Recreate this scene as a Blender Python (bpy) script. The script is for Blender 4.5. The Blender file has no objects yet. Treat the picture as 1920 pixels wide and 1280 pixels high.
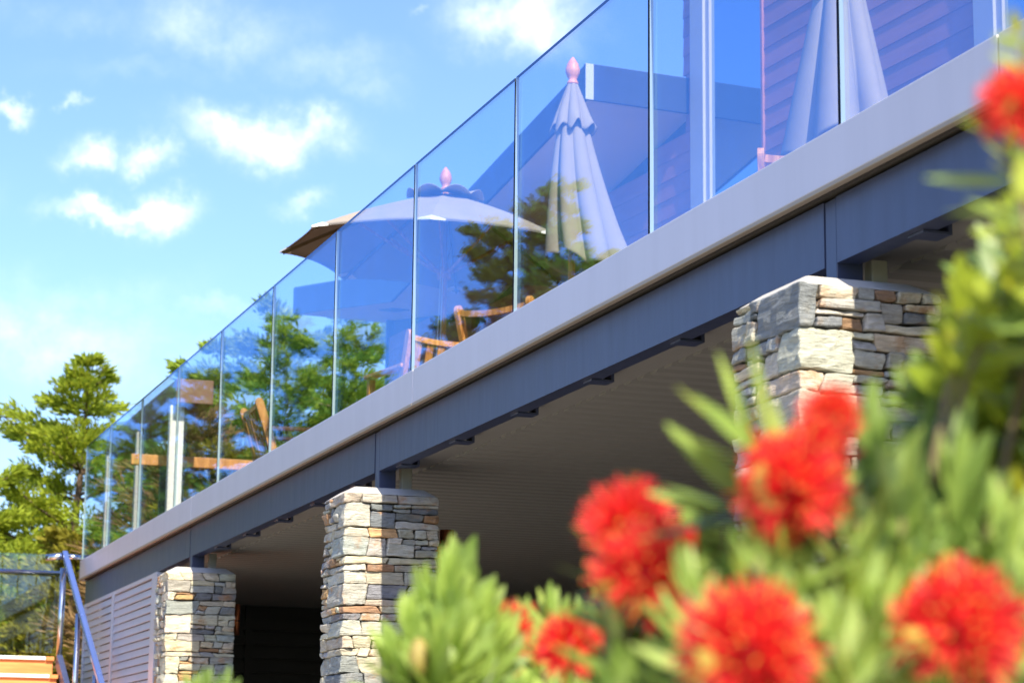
import bpy, math, random
import numpy as np
from math import sin, cos, tan, pi, radians, sqrt, atan2
from mathutils import Vector, Matrix, noise

S = bpy.context.scene
COL = S.collection
rnd = random.Random(7)

# ------------------------------------------------------------------ camera
PITCH, YAW, ROLL, FPX = radians(11.012), radians(19.074), radians(0.616), 4305.0
EYE = np.array([0.0, 0.0, 1.6])
fw = np.array([sin(YAW) * cos(PITCH), cos(YAW) * cos(PITCH), sin(PITCH)])
rt0 = np.array([cos(YAW), -sin(YAW), 0.0])
up0 = np.cross(rt0, fw)
RT = cos(ROLL) * rt0 + sin(ROLL) * up0
UP = -sin(ROLL) * rt0 + cos(ROLL) * up0
cam = bpy.data.cameras.new('camera')
cam.sensor_width = 36.0
cam.lens = FPX / 1920.0 * 36.0
cam.clip_start, cam.clip_end = 0.05, 3000.0
cam.dof.use_dof = True
cam.dof.focus_distance = 9.5
cam.dof.aperture_fstop = 6.0
camo = bpy.data.objects.new('camera', cam)
COL.objects.link(camo)
camo.matrix_world = Matrix(((RT[0], UP[0], -fw[0], EYE[0]), (RT[1], UP[1], -fw[1], EYE[1]),
                            (RT[2], UP[2], -fw[2], EYE[2]), (0, 0, 0, 1)))
S.camera = camo

def ray(u, v):
    return (u - 960) / FPX * RT + (640 - v) / FPX * UP + fw
def at(u, v, depth):
    return Vector(EYE + ray(u, v) * depth)
def px(P):
    q = np.array(P) - EYE
    z = q @ fw
    return 960 + FPX * (q @ RT) / z, 640 - FPX * (q @ UP) / z, z

# ------------------------------------------------------------------ light
SUN_EL = radians(43)
SKY_STRENGTH, SUN_STRENGTH, EXPOSURE = 0.14, 5.0, 1.02
S.view_settings.view_transform = 'Standard'
S.view_settings.look = 'None'
S.view_settings.gamma = 1.0
S.view_settings.use_curve_mapping = False
S.view_settings.exposure = EXPOSURE
S.cycles.use_denoising = True
S.cycles.max_bounces = 10
S.cycles.diffuse_bounces = 4
S.cycles.glossy_bounces = 5
S.cycles.transmission_bounces = 4
S.cycles.transparent_max_bounces = 24
S.cycles.caustics_reflective = False
S.cycles.caustics_refractive = False

world = bpy.data.worlds.new('World')
S.world = world
world.use_nodes = True
nt = world.node_tree
nt.nodes.clear()

class NT:
    """tiny node helper"""
    def __init__(s, tree): s.t = tree
    def n(s, kind, **kw):
        nd = s.t.nodes.new(kind)
        for k, v in kw.items():
            setattr(nd, k, v)
        return nd
    def link(s, a, b): s.t.links.new(a, b)
    def put(s, sock, v):
        if hasattr(v, 'is_linked'): s.link(v, sock)
        else: sock.default_value = v
    def math(s, op, a, b=0.0, c=0.0, clamp=False):
        nd = s.n('ShaderNodeMath', operation=op, use_clamp=clamp)
        s.put(nd.inputs[0], a); s.put(nd.inputs[1], b); s.put(nd.inputs[2], c)
        return nd.outputs[0]
    def vmath(s, op, a, b=(0, 0, 0), scale=None):
        nd = s.n('ShaderNodeVectorMath', operation=op)
        s.put(nd.inputs[0], a); s.put(nd.inputs[1], b)
        if scale is not None: s.put(nd.inputs['Scale'], scale)
        return nd.outputs['Value'] if op in ('DOT_PRODUCT', 'LENGTH') else nd.outputs[0]
    def noise(s, vec, scale, detail=4.0, rough=0.55, color=False, dist=0.0):
        nd = s.n('ShaderNodeTexNoise')
        s.put(nd.inputs['Vector'], vec)
        nd.inputs['Scale'].default_value = scale
        nd.inputs['Detail'].default_value = detail
        nd.inputs['Roughness'].default_value = rough
        nd.inputs['Distortion'].default_value = dist
        return nd.outputs['Color' if color else 'Fac']
    def ramp(s, fac, lo, hi):
        nd = s.n('ShaderNodeMapRange')
        nd.interpolation_type = 'SMOOTHSTEP'
        s.put(nd.inputs['Value'], fac)
        nd.inputs['From Min'].default_value = lo
        nd.inputs['From Max'].default_value = hi
        return nd.outputs['Result']
    def mix(s, fac, a, b, blend='MIX'):
        nd = s.n('ShaderNodeMix', data_type='RGBA', blend_type=blend)
        s.put(nd.inputs[0], fac); s.put(nd.inputs[6], a); s.put(nd.inputs[7], b)
        return nd.outputs[2]
    def mapping(s, vec, scale=(1, 1, 1), loc=(0, 0, 0), rot=(0, 0, 0)):
        nd = s.n('ShaderNodeMapping')
        s.put(nd.inputs['Vector'], vec)
        nd.inputs['Scale'].default_value = scale
        nd.inputs['Location'].default_value = loc
        nd.inputs['Rotation'].default_value = rot
        return nd.outputs[0]

w = NT(nt)
sky = w.n('ShaderNodeTexSky', sky_type='NISHITA')
sky.sun_disc = False
sky.sun_elevation = SUN_EL
sky.sun_rotation = radians(181.2)
sky.air_density, sky.dust_density, sky.ozone_density = 1.0, 1.3, 6.0
hsv = w.n('ShaderNodeHueSaturation')
hsv.inputs['Saturation'].default_value = 1.06
hsv.inputs['Hue'].default_value = 0.512
hsv.inputs['Value'].default_value = 1.08
w.link(sky.outputs[0], hsv.inputs['Color'])
tc = w.n('ShaderNodeTexCoord')
D = tc.outputs['Generated']
wob = w.vmath('SUBTRACT', w.noise(D, 26.0, 6.0, 0.62, color=True), (0.5, 0.5, 0.5))
Dw = w.vmath('ADD', D, w.vmath('SCALE', wob, scale=0.045))
mask = None
# placed clouds: (px, py, half width px, half height px, strength)
CLOUDS = [(505, 250, 150, 50, 1.0), (430, 235, 90, 42, .8), (590, 240, 75, 34, .8), (175, 290, 58, 32, .85), (285, 300, 55, 32, .8),
          (215, 395, 105, 20, .85), (315, 403, 60, 36, 1.0), (565, 372, 50, 20, .55), (985, 25, 140, 62, .85),
          (20, 197, 34, 16, .7), (120, 195, 20, 10, .5), (400, 60, 190, 65, .42), (610, 120, 150, 50, .34), (120, 20, 230, 50, .25),
          (690, 165, 80, 45, .3), (250, 140, 170, 30, .22), (790, 14, 26, 12, .4), (60, 640, 330, 90, .5), (150, 560, 260, 60, .3),
          (430, 590, 130, 22, .35), (-180, 330, 120, 50, .8), (-420, 120, 200, 60, .8)]
fine = w.noise(D, 55.0, 8.0, 0.62)
for (cx, cy, a, b, st) in CLOUDS:
    c = ray(cx, cy); c = c / np.linalg.norm(c)
    h = np.array([c[1], -c[0], 0.0]); h /= np.linalg.norm(h)
    u = np.cross(h, c)
    dx = w.math('MULTIPLY', w.math('SUBTRACT', w.vmath('DOT_PRODUCT', Dw, tuple(h)), 0.0), FPX / (a * .88))
    dy = w.math('MULTIPLY', w.vmath('DOT_PRODUCT', Dw, tuple(u)), FPX / (b * .88))
    r2 = w.math('ADD', w.math('MULTIPLY', dx, dx), w.math('MULTIPLY', dy, dy))
    front = w.math('GREATER_THAN', w.vmath('DOT_PRODUCT', D, tuple(c)), 0.5)
    g = w.math('MULTIPLY', w.math('EXPONENT', w.math('MULTIPLY', r2, -0.8)), front)
    g = w.math('MULTIPLY', g, st)
    mask = g if mask is None else w.math('MAXIMUM', mask, g)
# the rest of the sky carries the same scattered fair-weather clouds
wide = w.math('MULTIPLY', w.ramp(w.noise(w.mapping(Dw, (1, 1, 2.2)), 4.2, 6.0, 0.55), 0.60, 0.78), 0.5)
mask = w.math('MAXIMUM', mask, w.math('MULTIPLY', wide, 0.6))
dens = w.math('SUBTRACT', w.math('MULTIPLY', mask, w.math('ADD', -0.05, w.math('MULTIPLY', fine, 2.1))), 0.12)
dens = w.math('MULTIPLY', w.ramp(dens, -0.12, 1.15), 0.86)
skycol = w.mix(dens, hsv.outputs[0], (5.6, 6.0, 6.4, 1.0))
bg = w.n('ShaderNodeBackground')
bg.inputs['Strength'].default_value = SKY_STRENGTH
w.link(skycol, bg.inputs['Color'])
wo = w.n('ShaderNodeOutputWorld')
w.link(bg.outputs[0], wo.inputs['Surface'])

sun = bpy.data.lights.new('sun', 'SUN')
sun.energy = SUN_STRENGTH
sun.angle = radians(0.53)
sun.color = (1.0, 0.90, 0.70)
suno = bpy.data.objects.new('sun', sun)
suno.rotation_euler = (pi / 2 - SUN_EL, 0, radians(-1.2))
suno.location = (0, -20, 30)
COL.objects.link(suno)

# ------------------------------------------------------------------ materials
MATS = {}
def material(name):
    m = bpy.data.materials.new(name)
    m.use_nodes = True
    m.node_tree.nodes.clear()
    t = NT(m.node_tree)
    out = t.n('ShaderNodeOutputMaterial')
    MATS[name] = m
    return m, t, out
def principled(t, out, col, rough=0.5, metal=0.0, spec=0.5, bump=None, bump_dist=0.005, bump_str=0.6):
    p = t.n('ShaderNodeBsdfPrincipled')
    t.put(p.inputs['Base Color'], col)
    t.put(p.inputs['Roughness'], rough)
    p.inputs['Metallic'].default_value = metal
    p.inputs['Specular IOR Level'].default_value = spec
    if bump is not None:
        b = t.n('ShaderNodeBump')
        b.inputs['Strength'].default_value = bump_str
        b.inputs['Distance'].default_value = bump_dist
        t.link(bump, b.inputs['Height'])
        t.link(b.outputs[0], p.inputs['Normal'])
    if out is not None:
        t.link(p.outputs[0], out.inputs['Surface'])
    return p
def objcoord(t): return t.n('ShaderNodeTexCoord').outputs['Object']
def c4(c): return (c[0], c[1], c[2], 1.0)

def painted(name, col, rough=0.4, metal=0.0, var=0.12, scale=3.0, stretch=(1, 1, 1), spec=0.5, dirt=0.0):
    m, t, out = material(name)
    o = t.mapping(objcoord(t), stretch)
    f = t.noise(o, scale, 6.0, 0.6)
    lo = c4([x * (1 - var) for x in col]); hi = c4([min(1, x * (1 + var)) for x in col])
    c = t.mix(f, lo, hi)
    if dirt:
        d = t.ramp(t.noise(o, scale * 5, 8.0, 0.7), 0.60, 0.80)
        c = t.mix(t.math('MULTIPLY', d, dirt), c, (0.30, 0.28, 0.24, 1))
    rr = t.math('ADD', rough - 0.08, t.math('MULTIPLY', t.noise(o, scale * 2.3, 5.0, 0.6), 0.16))
    principled(t, out, c, rr, metal, spec, bump=t.noise(o, scale * 14, 4.0), bump_dist=0.0006, bump_str=0.35)
    return m
painted('fascia_paint', (0.56, 0.545, 0.64), 0.32, var=0.09, scale=1.6, stretch=(1, 4, .5), dirt=0.07)
painted('lip_paint', (0.30, 0.25, 0.20), 0.45, var=0.10)
painted('beam_paint', (0.045, 0.057, 0.120), 0.36, var=0.30, scale=2.2, stretch=(1, 5, .7), dirt=0.10)
painted('soffit_paint', (0.235, 0.228, 0.225), 0.55, var=0.08, scale=2.0)
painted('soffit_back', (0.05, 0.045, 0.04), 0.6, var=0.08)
painted('frame_paint', (0.42, 0.41, 0.42), 0.45, var=0.05)
painted('white_paint', (0.72, 0.71, 0.68), 0.45, var=0.05)
painted('packer_paint', (0.40, 0.38, 0.33), 0.6, var=0.2, scale=14)
painted('screen_paint', (0.46, 0.48, 0.56), 0.33, var=0.06, scale=2.0)
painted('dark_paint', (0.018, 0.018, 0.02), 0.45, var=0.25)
painted('roof_fascia', (0.022, 0.027, 0.045), 0.4, var=0.12)
painted('roof_soffit', (0.66, 0.58, 0.54), 0.6, var=0.05)
painted('roof_metal', (0.10, 0.10, 0.12), 0.35, var=0.1)
painted('concrete', (0.46, 0.44, 0.41), 0.85, var=0.22, scale=9.0, spec=0.25, dirt=0.15)
painted('mortar', (0.06, 0.055, 0.05), 0.95, var=0.3, scale=20.0, spec=0.1)
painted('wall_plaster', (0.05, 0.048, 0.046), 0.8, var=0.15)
painted('bounce_cut_dark', (0.07, 0.065, 0.06), 0.7, var=0.2)  # dark tone for the added floor sheet that cuts bounce light
painted('steel', (0.62, 0.63, 0.66), 0.18, metal=1.0, var=0.06)
painted('rail_paint', (0.10, 0.16, 0.42), 0.25, metal=0.35, var=0.10)
painted('copper', (0.50, 0.16, 0.06), 0.32, metal=0.85, var=0.25, scale=12.0)
painted('pergola_brown', (0.20, 0.10, 0.06), 0.6, var=0.2, scale=4, stretch=(4, .5, 4))
painted('nosing', (0.80, 0.80, 0.78), 0.5, var=0.05)
painted('cord', (0.70, 0.68, 0.62), 0.8, var=0.05)
painted('flower_bud', (0.27, 0.21, 0.05), 0.6, var=0.35, scale=160)

def wood(name, a, b, scale=9.0, axis=2, rough=0.5):
    m, t, out = material(name)
    st = [6.0, 6.0, 6.0]; st[axis] = 0.5
    o = t.mapping(t.vmath('ADD', objcoord(t), t.vmath('SCALE', (7.0, 3.0, 5.0), scale=t.n('ShaderNodeObjectInfo').outputs['Random'])), tuple(st))
    g = t.noise(o, scale, 6.0, 0.65, dist=0.4)
    v = t.math('ADD', 0.82, t.math('MULTIPLY', t.n('ShaderNodeObjectInfo').outputs['Random'], 0.36))
    c = t.mix(t.ramp(g, 0.32, 0.70), c4(a), c4(b))
    c = t.vmath('SCALE', c, scale=v)
    principled(t, out, c, rough, bump=g, bump_dist=0.001, bump_str=0.5)
    return m
wood('teak', (0.36, 0.14, 0.035), (0.70, 0.33, 0.10), 8.0, 2, 0.45)
wood('teak_pale', (0.55, 0.20, 0.10), (0.72, 0.34, 0.20), 8.0, 2, 0.5)
wood('weatherboard', (0.27, 0.105, 0.07), (0.33, 0.13, 0.085), 3.0, 1, 0.65)
wood('step_timber', (0.52, 0.17, 0.045), (0.72, 0.30, 0.09), 3.0, 0, 0.5)
wood('deck_timber', (0.10, 0.07, 0.05), (0.17, 0.12, 0.085), 4.0, 0, 0.6)

# schist: every stone brings its own colour (object colour), the shader adds cleavage layers, rust and quartz
def schist(name, joined):
    m, t, out = material(name)
    oi = t.n('ShaderNodeObjectInfo')
    if joined:
        rnd_ = t.n('ShaderNodeNewGeometry').outputs['Random Per Island']
        own = t.mix(t.ramp(rnd_, .1, .9), (0.24, 0.25, 0.27, 1), (0.50, 0.46, 0.37, 1))
    else:
        rnd_ = oi.outputs['Random']; own = oi.outputs['Color']
    o = t.vmath('ADD', objcoord(t), t.vmath('SCALE', (31.0, 17.0, 23.0), scale=rnd_))
    lay = t.noise(t.mapping(o, (5, 5, 34), rot=(0.10, 0.16, 0)), 3.2, 7.0, 0.68, dist=0.5)
    blot = t.noise(o, 13.0, 6.0, 0.62)
    c = t.vmath('SCALE', own, scale=t.math('ADD', 0.22, t.math('MULTIPLY', lay, 1.75)))
    c = t.mix(t.math('MULTIPLY', t.ramp(blot, 0.50, 0.75), 0.45), c, (0.40, 0.37, 0.31, 1))
    rust = t.math('MULTIPLY', t.ramp(t.noise(o, 9.0, 6.0, 0.65), 0.50, 0.66), t.ramp(rnd_, 0.35, 0.9))
    c = t.mix(t.math('MULTIPLY', rust, 0.75), c, (0.42, 0.20, 0.07, 1))
    veins = t.ramp(t.noise(t.mapping(o, (9, 9, 30), rot=(.5, .3, .2)), 4.0, 8.0, 0.7), 0.66, 0.74)
    c = t.mix(t.math('MULTIPLY', veins, 0.55), c, (0.60, 0.57, 0.50, 1))
    hgt = t.math('ADD', t.math('MULTIPLY', lay, 0.8), t.math('MULTIPLY', t.noise(o, 45.0, 6.0, 0.7), 0.5))
    principled(t, out, c, 0.8, 0.0, 0.28, bump=hgt, bump_dist=0.018, bump_str=0.9)
schist('schist', False)
schist('schist_joined', True)

# balustrade glass: see-through with a slightly blue reflective coat, more mirror-like at grazing angles
def glassy(name, tint, coat, base, gain, power, ripple=0.0):
    m, t, out = material(name)
    lw = t.n('ShaderNodeLayerWeight'); lw.inputs['Blend'].default_value = 0.5
    f = t.math('ADD', base, t.math('MULTIPLY', t.math('POWER', lw.outputs['Facing'], power), gain), clamp=True)
    f = t.math('ADD', f, t.math('MULTIPLY', t.ramp(t.noise(t.mapping(objcoord(t), (1, 1.5, .6)), 2.2, 6.0, .65), .45, .8), .05))   # faint salt film
    tr = t.n('ShaderNodeBsdfTransparent'); tr.inputs['Color'].default_value = c4(tint)
    gl = t.n('ShaderNodeBsdfGlossy'); gl.inputs['Color'].default_value = c4(coat); gl.inputs['Roughness'].default_value = 0.0
    if ripple:
        b = t.n('ShaderNodeBump'); b.inputs['Strength'].default_value = 0.25; b.inputs['Distance'].default_value = ripple
        t.link(t.noise(t.mapping(objcoord(t), (1, 1.2, 9)), 1.2, 3.0, 0.5), b.inputs['Height'])
        t.link(b.outputs[0], gl.inputs['Normal'])
    mx = t.n('ShaderNodeMixShader')
    t.link(f, mx.inputs[0]); t.link(tr.outputs[0], mx.inputs[1]); t.link(gl.outputs[0], mx.inputs[2])
    t.link(mx.outputs[0], out.inputs['Surface'])
    return m
glassy('pane_glass', (0.95, 0.98, 0.985), (0.33, 0.60, 1.0), 0.27, 0.03, 3.0, ripple=0.002)
glassy('stair_glass', (0.88, 0.95, 0.93), (0.8, 0.92, 1.0), 0.04, 0.5, 4.0)
m, t, out = material('pane_edge')
principled(t, out, (0.008, 0.014, 0.035, 1), 0.5, 0.0, 0.15)
m, t, out = material('pane_edge_bright')
principled(t, out, (0.34, 0.44, 0.48, 1), 0.3)
m, t, out = material('window_glass')
pg = principled(t, out, (0.008, 0.012, 0.03, 1), 0.02, 0.0, 1.0, bump=t.noise(objcoord(t), 1.1, 2.0), bump_dist=0.003, bump_str=0.1)
pg.inputs['IOR'].default_value = 3.4
pg.inputs['Specular Tint'].default_value = (0.6, 0.8, 1.0, 1)

# fabric
m, t, out = material('canopy_fabric')
o = objcoord(t)
wv = t.noise(t.mapping(o, (260, 260, 40)), 1.0, 2.0)
sm = t.noise(o, 5.0, 5.0)
c = t.mix(sm, (0.255, 0.225, 0.195, 1), (0.33, 0.295, 0.26, 1))
dif = t.n('ShaderNodeBsdfDiffuse'); t.link(c, dif.inputs['Color'])
b = t.n('ShaderNodeBump'); b.inputs['Strength'].default_value = 0.3; b.inputs['Distance'].default_value = 0.002
t.link(wv, b.inputs['Height']); t.link(b.outputs[0], dif.inputs['Normal'])
tl = t.n('ShaderNodeBsdfTranslucent'); tl.inputs['Color'].default_value = (0.30, 0.22, 0.15, 1)
mx = t.n('ShaderNodeMixShader'); mx.inputs[0].default_value = 0.0
t.link(dif.outputs[0], mx.inputs[1]); t.link(tl.outputs[0], mx.inputs[2]); t.link(mx.outputs[0], out.inputs['Surface'])

def leafy(name, a, b, trans, rough=0.4, tr_fac=0.35, nscale=3.0, spec=0.5, island=False):
    m, t, out = material(name)
    oi = t.n('ShaderNodeObjectInfo'); geo = t.n('ShaderNodeNewGeometry')
    r = geo.outputs['Random Per Island'] if island else oi.outputs['Random']
    n2 = t.noise(objcoord(t), nscale, 3.0, 0.5)
    f = t.math('ADD', t.math('MULTIPLY', r, 0.6), t.math('MULTIPLY', n2, 0.5), clamp=True)
    c = t.mix(f, c4(a), c4(b))
    p = principled(t, None, c, rough, 0.0, spec)
    tl = t.n('ShaderNodeBsdfTranslucent')
    t.link(t.mix(f, c4([x * .7 for x in trans]), c4(trans)), tl.inputs['Color'])
    mx = t.n('ShaderNodeMixShader'); mx.inputs[0].default_value = tr_fac
    t.link(p.outputs[0], mx.inputs[1]); t.link(tl.outputs[0], mx.inputs[2]); t.link(mx.outputs[0], out.inputs['Surface'])
    return m
leafy('leaf_green', (0.13, 0.23, 0.045), (0.47, 0.59, 0.15), (0.66, 0.80, 0.13), 0.42, 0.45)
leafy('leaf_glossy', (0.14, 0.22, 0.02), (0.40, 0.46, 0.05), (0.75, 0.76, 0.07), 0.2, 0.42)
leafy('leaf_stuff', (0.06, 0.13, 0.025), (0.24, 0.34, 0.07), (0.36, 0.46, 0.07), 0.4, 0.3, island=True)
leafy('petal_red', (0.72, 0.014, 0.016), (0.93, 0.09, 0.085), (0.95, 0.05, 0.04), 0.5, 0.4, island=True)
leafy('anther_yellow', (0.70, 0.32, 0.03), (0.80, 0.45, 0.08), (0.7, 0.4, 0.05), 0.5, 0.2, island=True)
leafy('bract_gold', (0.45, 0.36, 0.06), (0.60, 0.48, 0.12), (0.6, 0.5, 0.08), 0.45, 0.3)
leafy('conifer_yellow', (0.16, 0.235, 0.022), (0.37, 0.43, 0.04), (0.52, 0.57, 0.05), 0.6, 0.38, 0.9, 0.2, island=True)
leafy('conifer_green', (0.14, 0.23, 0.03), (0.34, 0.43, 0.06), (0.46, 0.57, 0.07), 0.6, 0.38, 0.9, 0.2, island=True)
leafy('conifer_olive', (0.14, 0.15, 0.02), (0.34, 0.29, 0.035), (0.42, 0.36, 0.04), 0.6, 0.35, 0.9, 0.2, island=True)
leafy('twig_brown', (0.13, 0.085, 0.035), (0.26, 0.16, 0.07), (0.25, 0.15, 0.05), 0.7, 0.15, 0.9, 0.2, island=True)
painted('bark', (0.12, 0.085, 0.06), 0.9, var=0.4, scale=7.0, stretch=(4, 4, .7), spec=0.15)
painted('stem_brown', (0.14, 0.10, 0.05), 0.7, var=0.3, scale=30.0)
m, t, out = material('lawn')
o = objcoord(t)
c = t.mix(t.noise(o, 0.35, 6.0), (0.08, 0.12, 0.03, 1), (0.14, 0.17, 0.05, 1))
principled(t, out, c, 0.9, 0, 0.1, bump=t.noise(o, 40.0, 4.0), bump_dist=0.03)
m, t, out = material('paving')
o = objcoord(t)
bt = t.n('ShaderNodeTexBrick'); t.link(o, bt.inputs['Vector'])
bt.inputs['Scale'].default_value = 1.6; bt.inputs['Mortar Size'].default_value = 0.012
bt.inputs['Color1'].default_value = (0.36, 0.32, 0.27, 1); bt.inputs['Color2'].default_value = (0.42, 0.38, 0.32, 1)
bt.inputs['Mortar'].default_value = (0.20, 0.19, 0.17, 1)
principled(t, out, t.mix(0.4, bt.outputs[0], t.noise(o, 3.0, 6.0, color=True), 'OVERLAY'), 0.8, 0, 0.3)

# ------------------------------------------------------------------ mesh helpers
class MB:
    def __init__(s): s.v = []; s.f = []; s.mi = []
    def add(s, vs, fs, mi=0):
        k = len(s.v)
        s.v += [tuple(map(float, p)) for p in vs]
        s.f += [tuple(k + i for i in q) for q in fs]
        s.mi += [mi] * len(fs)
    def box(s, lo, hi, mi=0):
        x0, y0, z0 = lo; x1, y1, z1 = hi
        s.add([(x0, y0, z0), (x1, y0, z0), (x1, y1, z0), (x0, y1, z0), (x0, y0, z1), (x1, y0, z1), (x1, y1, z1), (x0, y1, z1)],
              [(0, 3, 2, 1), (4, 5, 6, 7), (0, 1, 5, 4), (1, 2, 6, 5), (2, 3, 7, 6), (3, 0, 4, 7)], mi)
    def hexa(s, p, mi=0):
        """8 corners: bottom ring 0-3, top ring 4-7"""
        s.add(p, [(0, 3, 2, 1), (4, 5, 6, 7), (0, 1, 5, 4), (1, 2, 6, 5), (2, 3, 7, 6), (3, 0, 4, 7)], mi)
    def bar(s, a, b, wx, wy, up=(0, 0, 1), mi=0):
        a, b = Vector(a), Vector(b)
        d = (b - a).normalized(); u = Vector(up)
        x = d.cross(u)
        if x.length < 1e-4: x = d.cross(Vector((1, 0, 0)))
        x.normalize(); y = x.cross(d)
        c = []
        for p in (a, b):
            for sx, sy in ((-1, -1), (1, -1), (1, 1), (-1, 1)):
                c.append(p + x * (sx * wx / 2) + y * (sy * wy / 2))
        s.hexa(c, mi)
    def tube(s, pts, radii, n=8, caps=True, mi=0):
        pts = [Vector(p) for p in pts]
        if not hasattr(radii, '__len__'): radii = [radii] * len(pts)
        vs = []; fs = []
        prev = None
        for i, p in enumerate(pts):
            d = (pts[min(i + 1, len(pts) - 1)] - pts[max(i - 1, 0)]).normalized()
            if prev is None:
                x = d.cross(Vector((0.31, 0.17, 0.93)))
                if x.length < 1e-3: x = d.cross(Vector((1, 0, 0)))
            else:
                x = prev - d * prev.dot(d)
            x.normalize(); prev = x; y = d.cross(x)
            for k in range(n):
                a = 2 * pi * k / n
                vs.append(p + (x * cos(a) + y * sin(a)) * radii[i])
        for i in range(len(pts) - 1):
            for k in range(n):
                fs.append((i * n + k, i * n + (k + 1) % n, (i + 1) * n + (k + 1) % n, (i + 1) * n + k))
        if caps:
            fs.append(tuple(range(n - 1, -1, -1)))
            fs.append(tuple((len(pts) - 1) * n + k for k in range(n)))
        s.add(vs, fs, mi)
    def lathe(s, prof, n=16, c=(0, 0, 0), mi=0):
        vs = []; fs = []
        for r, z in prof:
            for k in range(n):
                a = 2 * pi * k / n
                vs.append((c[0] + r * cos(a), c[1] + r * sin(a), c[2] + z))
        for i in range(len(prof) - 1):
            for k in range(n):
                fs.append((i * n + k, i * n + (k + 1) % n, (i + 1) * n + (k + 1) % n, (i + 1) * n + k))
        s.add(vs, fs, mi)
    def mesh(s, name, mats, smooth=False):
        me = bpy.data.meshes.new(name)
        me.from_pydata(s.v, [], s.f)
        for mm in (mats if isinstance(mats, (list, tuple)) else [mats]):
            me.materials.append(MATS[mm])
        if any(s.mi): me.polygons.foreach_set('material_index', s.mi)
        if smooth: me.polygons.foreach_set('use_smooth', [True] * len(s.f))
        me.update()
        return me
    def build(s, name, mats, parent=None, smooth=False, bevel=0.0, world=True):
        me = s.mesh(name, mats, smooth)
        o = bpy.data.objects.new(name, me)
        COL.objects.link(o)
        if parent is not None:
            o.parent = parent
            if world:
                off = parent_origin(parent)
                me.transform(Matrix.Translation(-off))
        if bevel:
            b = o.modifiers.new('bevel', 'BEVEL'); b.width = bevel; b.segments = 2; b.limit_method = 'ANGLE'
        return o
def parent_origin(o):
    v = Vector((0, 0, 0))
    while o is not None:
        v += Vector(o.location); o = o.parent
    return v
def tag(o, label=None, cat=None, group=None, kind=None):
    if label: o['label'] = label
    if cat: o['category'] = cat
    if group: o['group'] = group
    if kind: o['kind'] = kind
    return o
def thing(name, label, cat, loc=(0, 0, 0), rz=0.0, group=None):
    o = bpy.data.objects.new(name, None)
    o.empty_display_size = 0.1
    o.location = loc; o.rotation_euler = (0, 0, rz)
    COL.objects.link(o)
    return tag(o, label, cat, group)
def kids(o): return [c for c in bpy.data.objects if c.parent == o]
def copy_tree(o, parent=None):
    c = o.copy(); COL.objects.link(c); c.parent = parent
    for ch in kids(o): copy_tree(ch, c)
    return c

# ------------------------------------------------------------------ ground
g = MB(); g.box((-1500, -1500, -0.5), (1500, 1500, 0.0))
tag(g.build('ground', 'lawn'), kind='structure')
g = MB(); g.box((-5.0, -6, -0.1), (12, 20.6, 0.012))
tag(g.build('terrace', 'paving'), kind='structure')

g = MB(); g.box((3.3, -6, 0.0125), (6.8, 20.6, 0.018))  # unseen dark sheet, added so less light bounces up to the far soffit
tag(g.build('bounce_cut_floor', 'bounce_cut_dark'), kind='structure')

# ------------------------------------------------------------------ deck
Y0, Y1 = -2.0, 20.80
FX, GX, BX = 3.10, 3.113, 3.16
deck = thing('balcony_deck', 'long raised balcony deck with pale grey fascia over a dark steel beam', 'balcony', (3.2, 10.0, 3.2))
joints = [Y0, 5.066, 10.416, 15.76, Y1]
for a, b in zip(joints[:-1], joints[1:]):
    f = MB(); f.box((FX, a + 0.004, 3.408), (FX + 0.05, b - 0.004, 3.572))
    f.build('fascia_panel', 'fascia_paint', deck, bevel=0.003)
    f = MB(); f.box((FX - 0.006, a + 0.003, 3.390), (FX + 0.02, b - 0.003, 3.4065))
    f.build('drip_trim', 'lip_paint', deck, bevel=0.003)
f = MB(); f.box((FX + 0.052, Y0, 3.40), (6.9, Y1, 3.47))
f.build('deck_slab', 'soffit_back', deck)
f = MB(); f.box((FX + 0.02, Y1 - 0.002, 3.392), (6.9, Y1 + 0.03, 3.572)); f.build('end_fascia', 'fascia_paint', deck, bevel=0.003)
k = 0
for i in range(26):   # deck boards run along the rail
    x = 3.17 + i * 0.142
    f = MB(); f.box((x, Y0, 3.472), (x + 0.136, Y1, 3.50)); f.build('deck_board', 'deck_timber', deck)
# beam spans between the posts (C-channel, open side inward)
spans = [(Y0, 6.118), (6.202, 11.186), (11.278, 15.972), (16.056, Y1)]
for a, b in spans:
    f = MB()
    f.box((BX, a, 3.181), (BX + 0.012, b, 3.388))
    f.box((BX + 0.012, a, 3.181), (BX + 0.075, b, 3.193))
    f.box((BX + 0.012, a, 3.376), (BX + 0.075, b, 3.388))
    f.build('steel_beam', 'beam_paint', deck)
for y in (6.16, 11.232, 16.014):
    f = MB(); f.box((BX + 0.002, y - 0.036, 3.03), (BX + 0.092, y + 0.036, 3.387)); f.build('steel_post', 'beam_paint', deck, bevel=0.003)
    f = MB(); f.box((BX + 0.125, y - 0.03, 3.05), (BX + 0.18, y + 0.02, 3.205)); f.build('packer_block', 'packer_paint', deck, bevel=0.004)
for i in range(26):
    y = 0.44 + i * 0.8745
    if y > Y1 - .3: break
    if min(abs(y - 6.16), abs(y - 11.23), abs(y - 16.01)) < .12: continue
    f = MB(); f.box((BX + 0.03, y - 0.045, 3.172), (BX + 0.125, y + 0.045, 3.1795)); f.box((BX + 0.113, y - 0.045, 3.1797), (BX + 0.125, y + 0.045, 3.215))
    f.build('bracket', 'beam_paint', deck)
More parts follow.
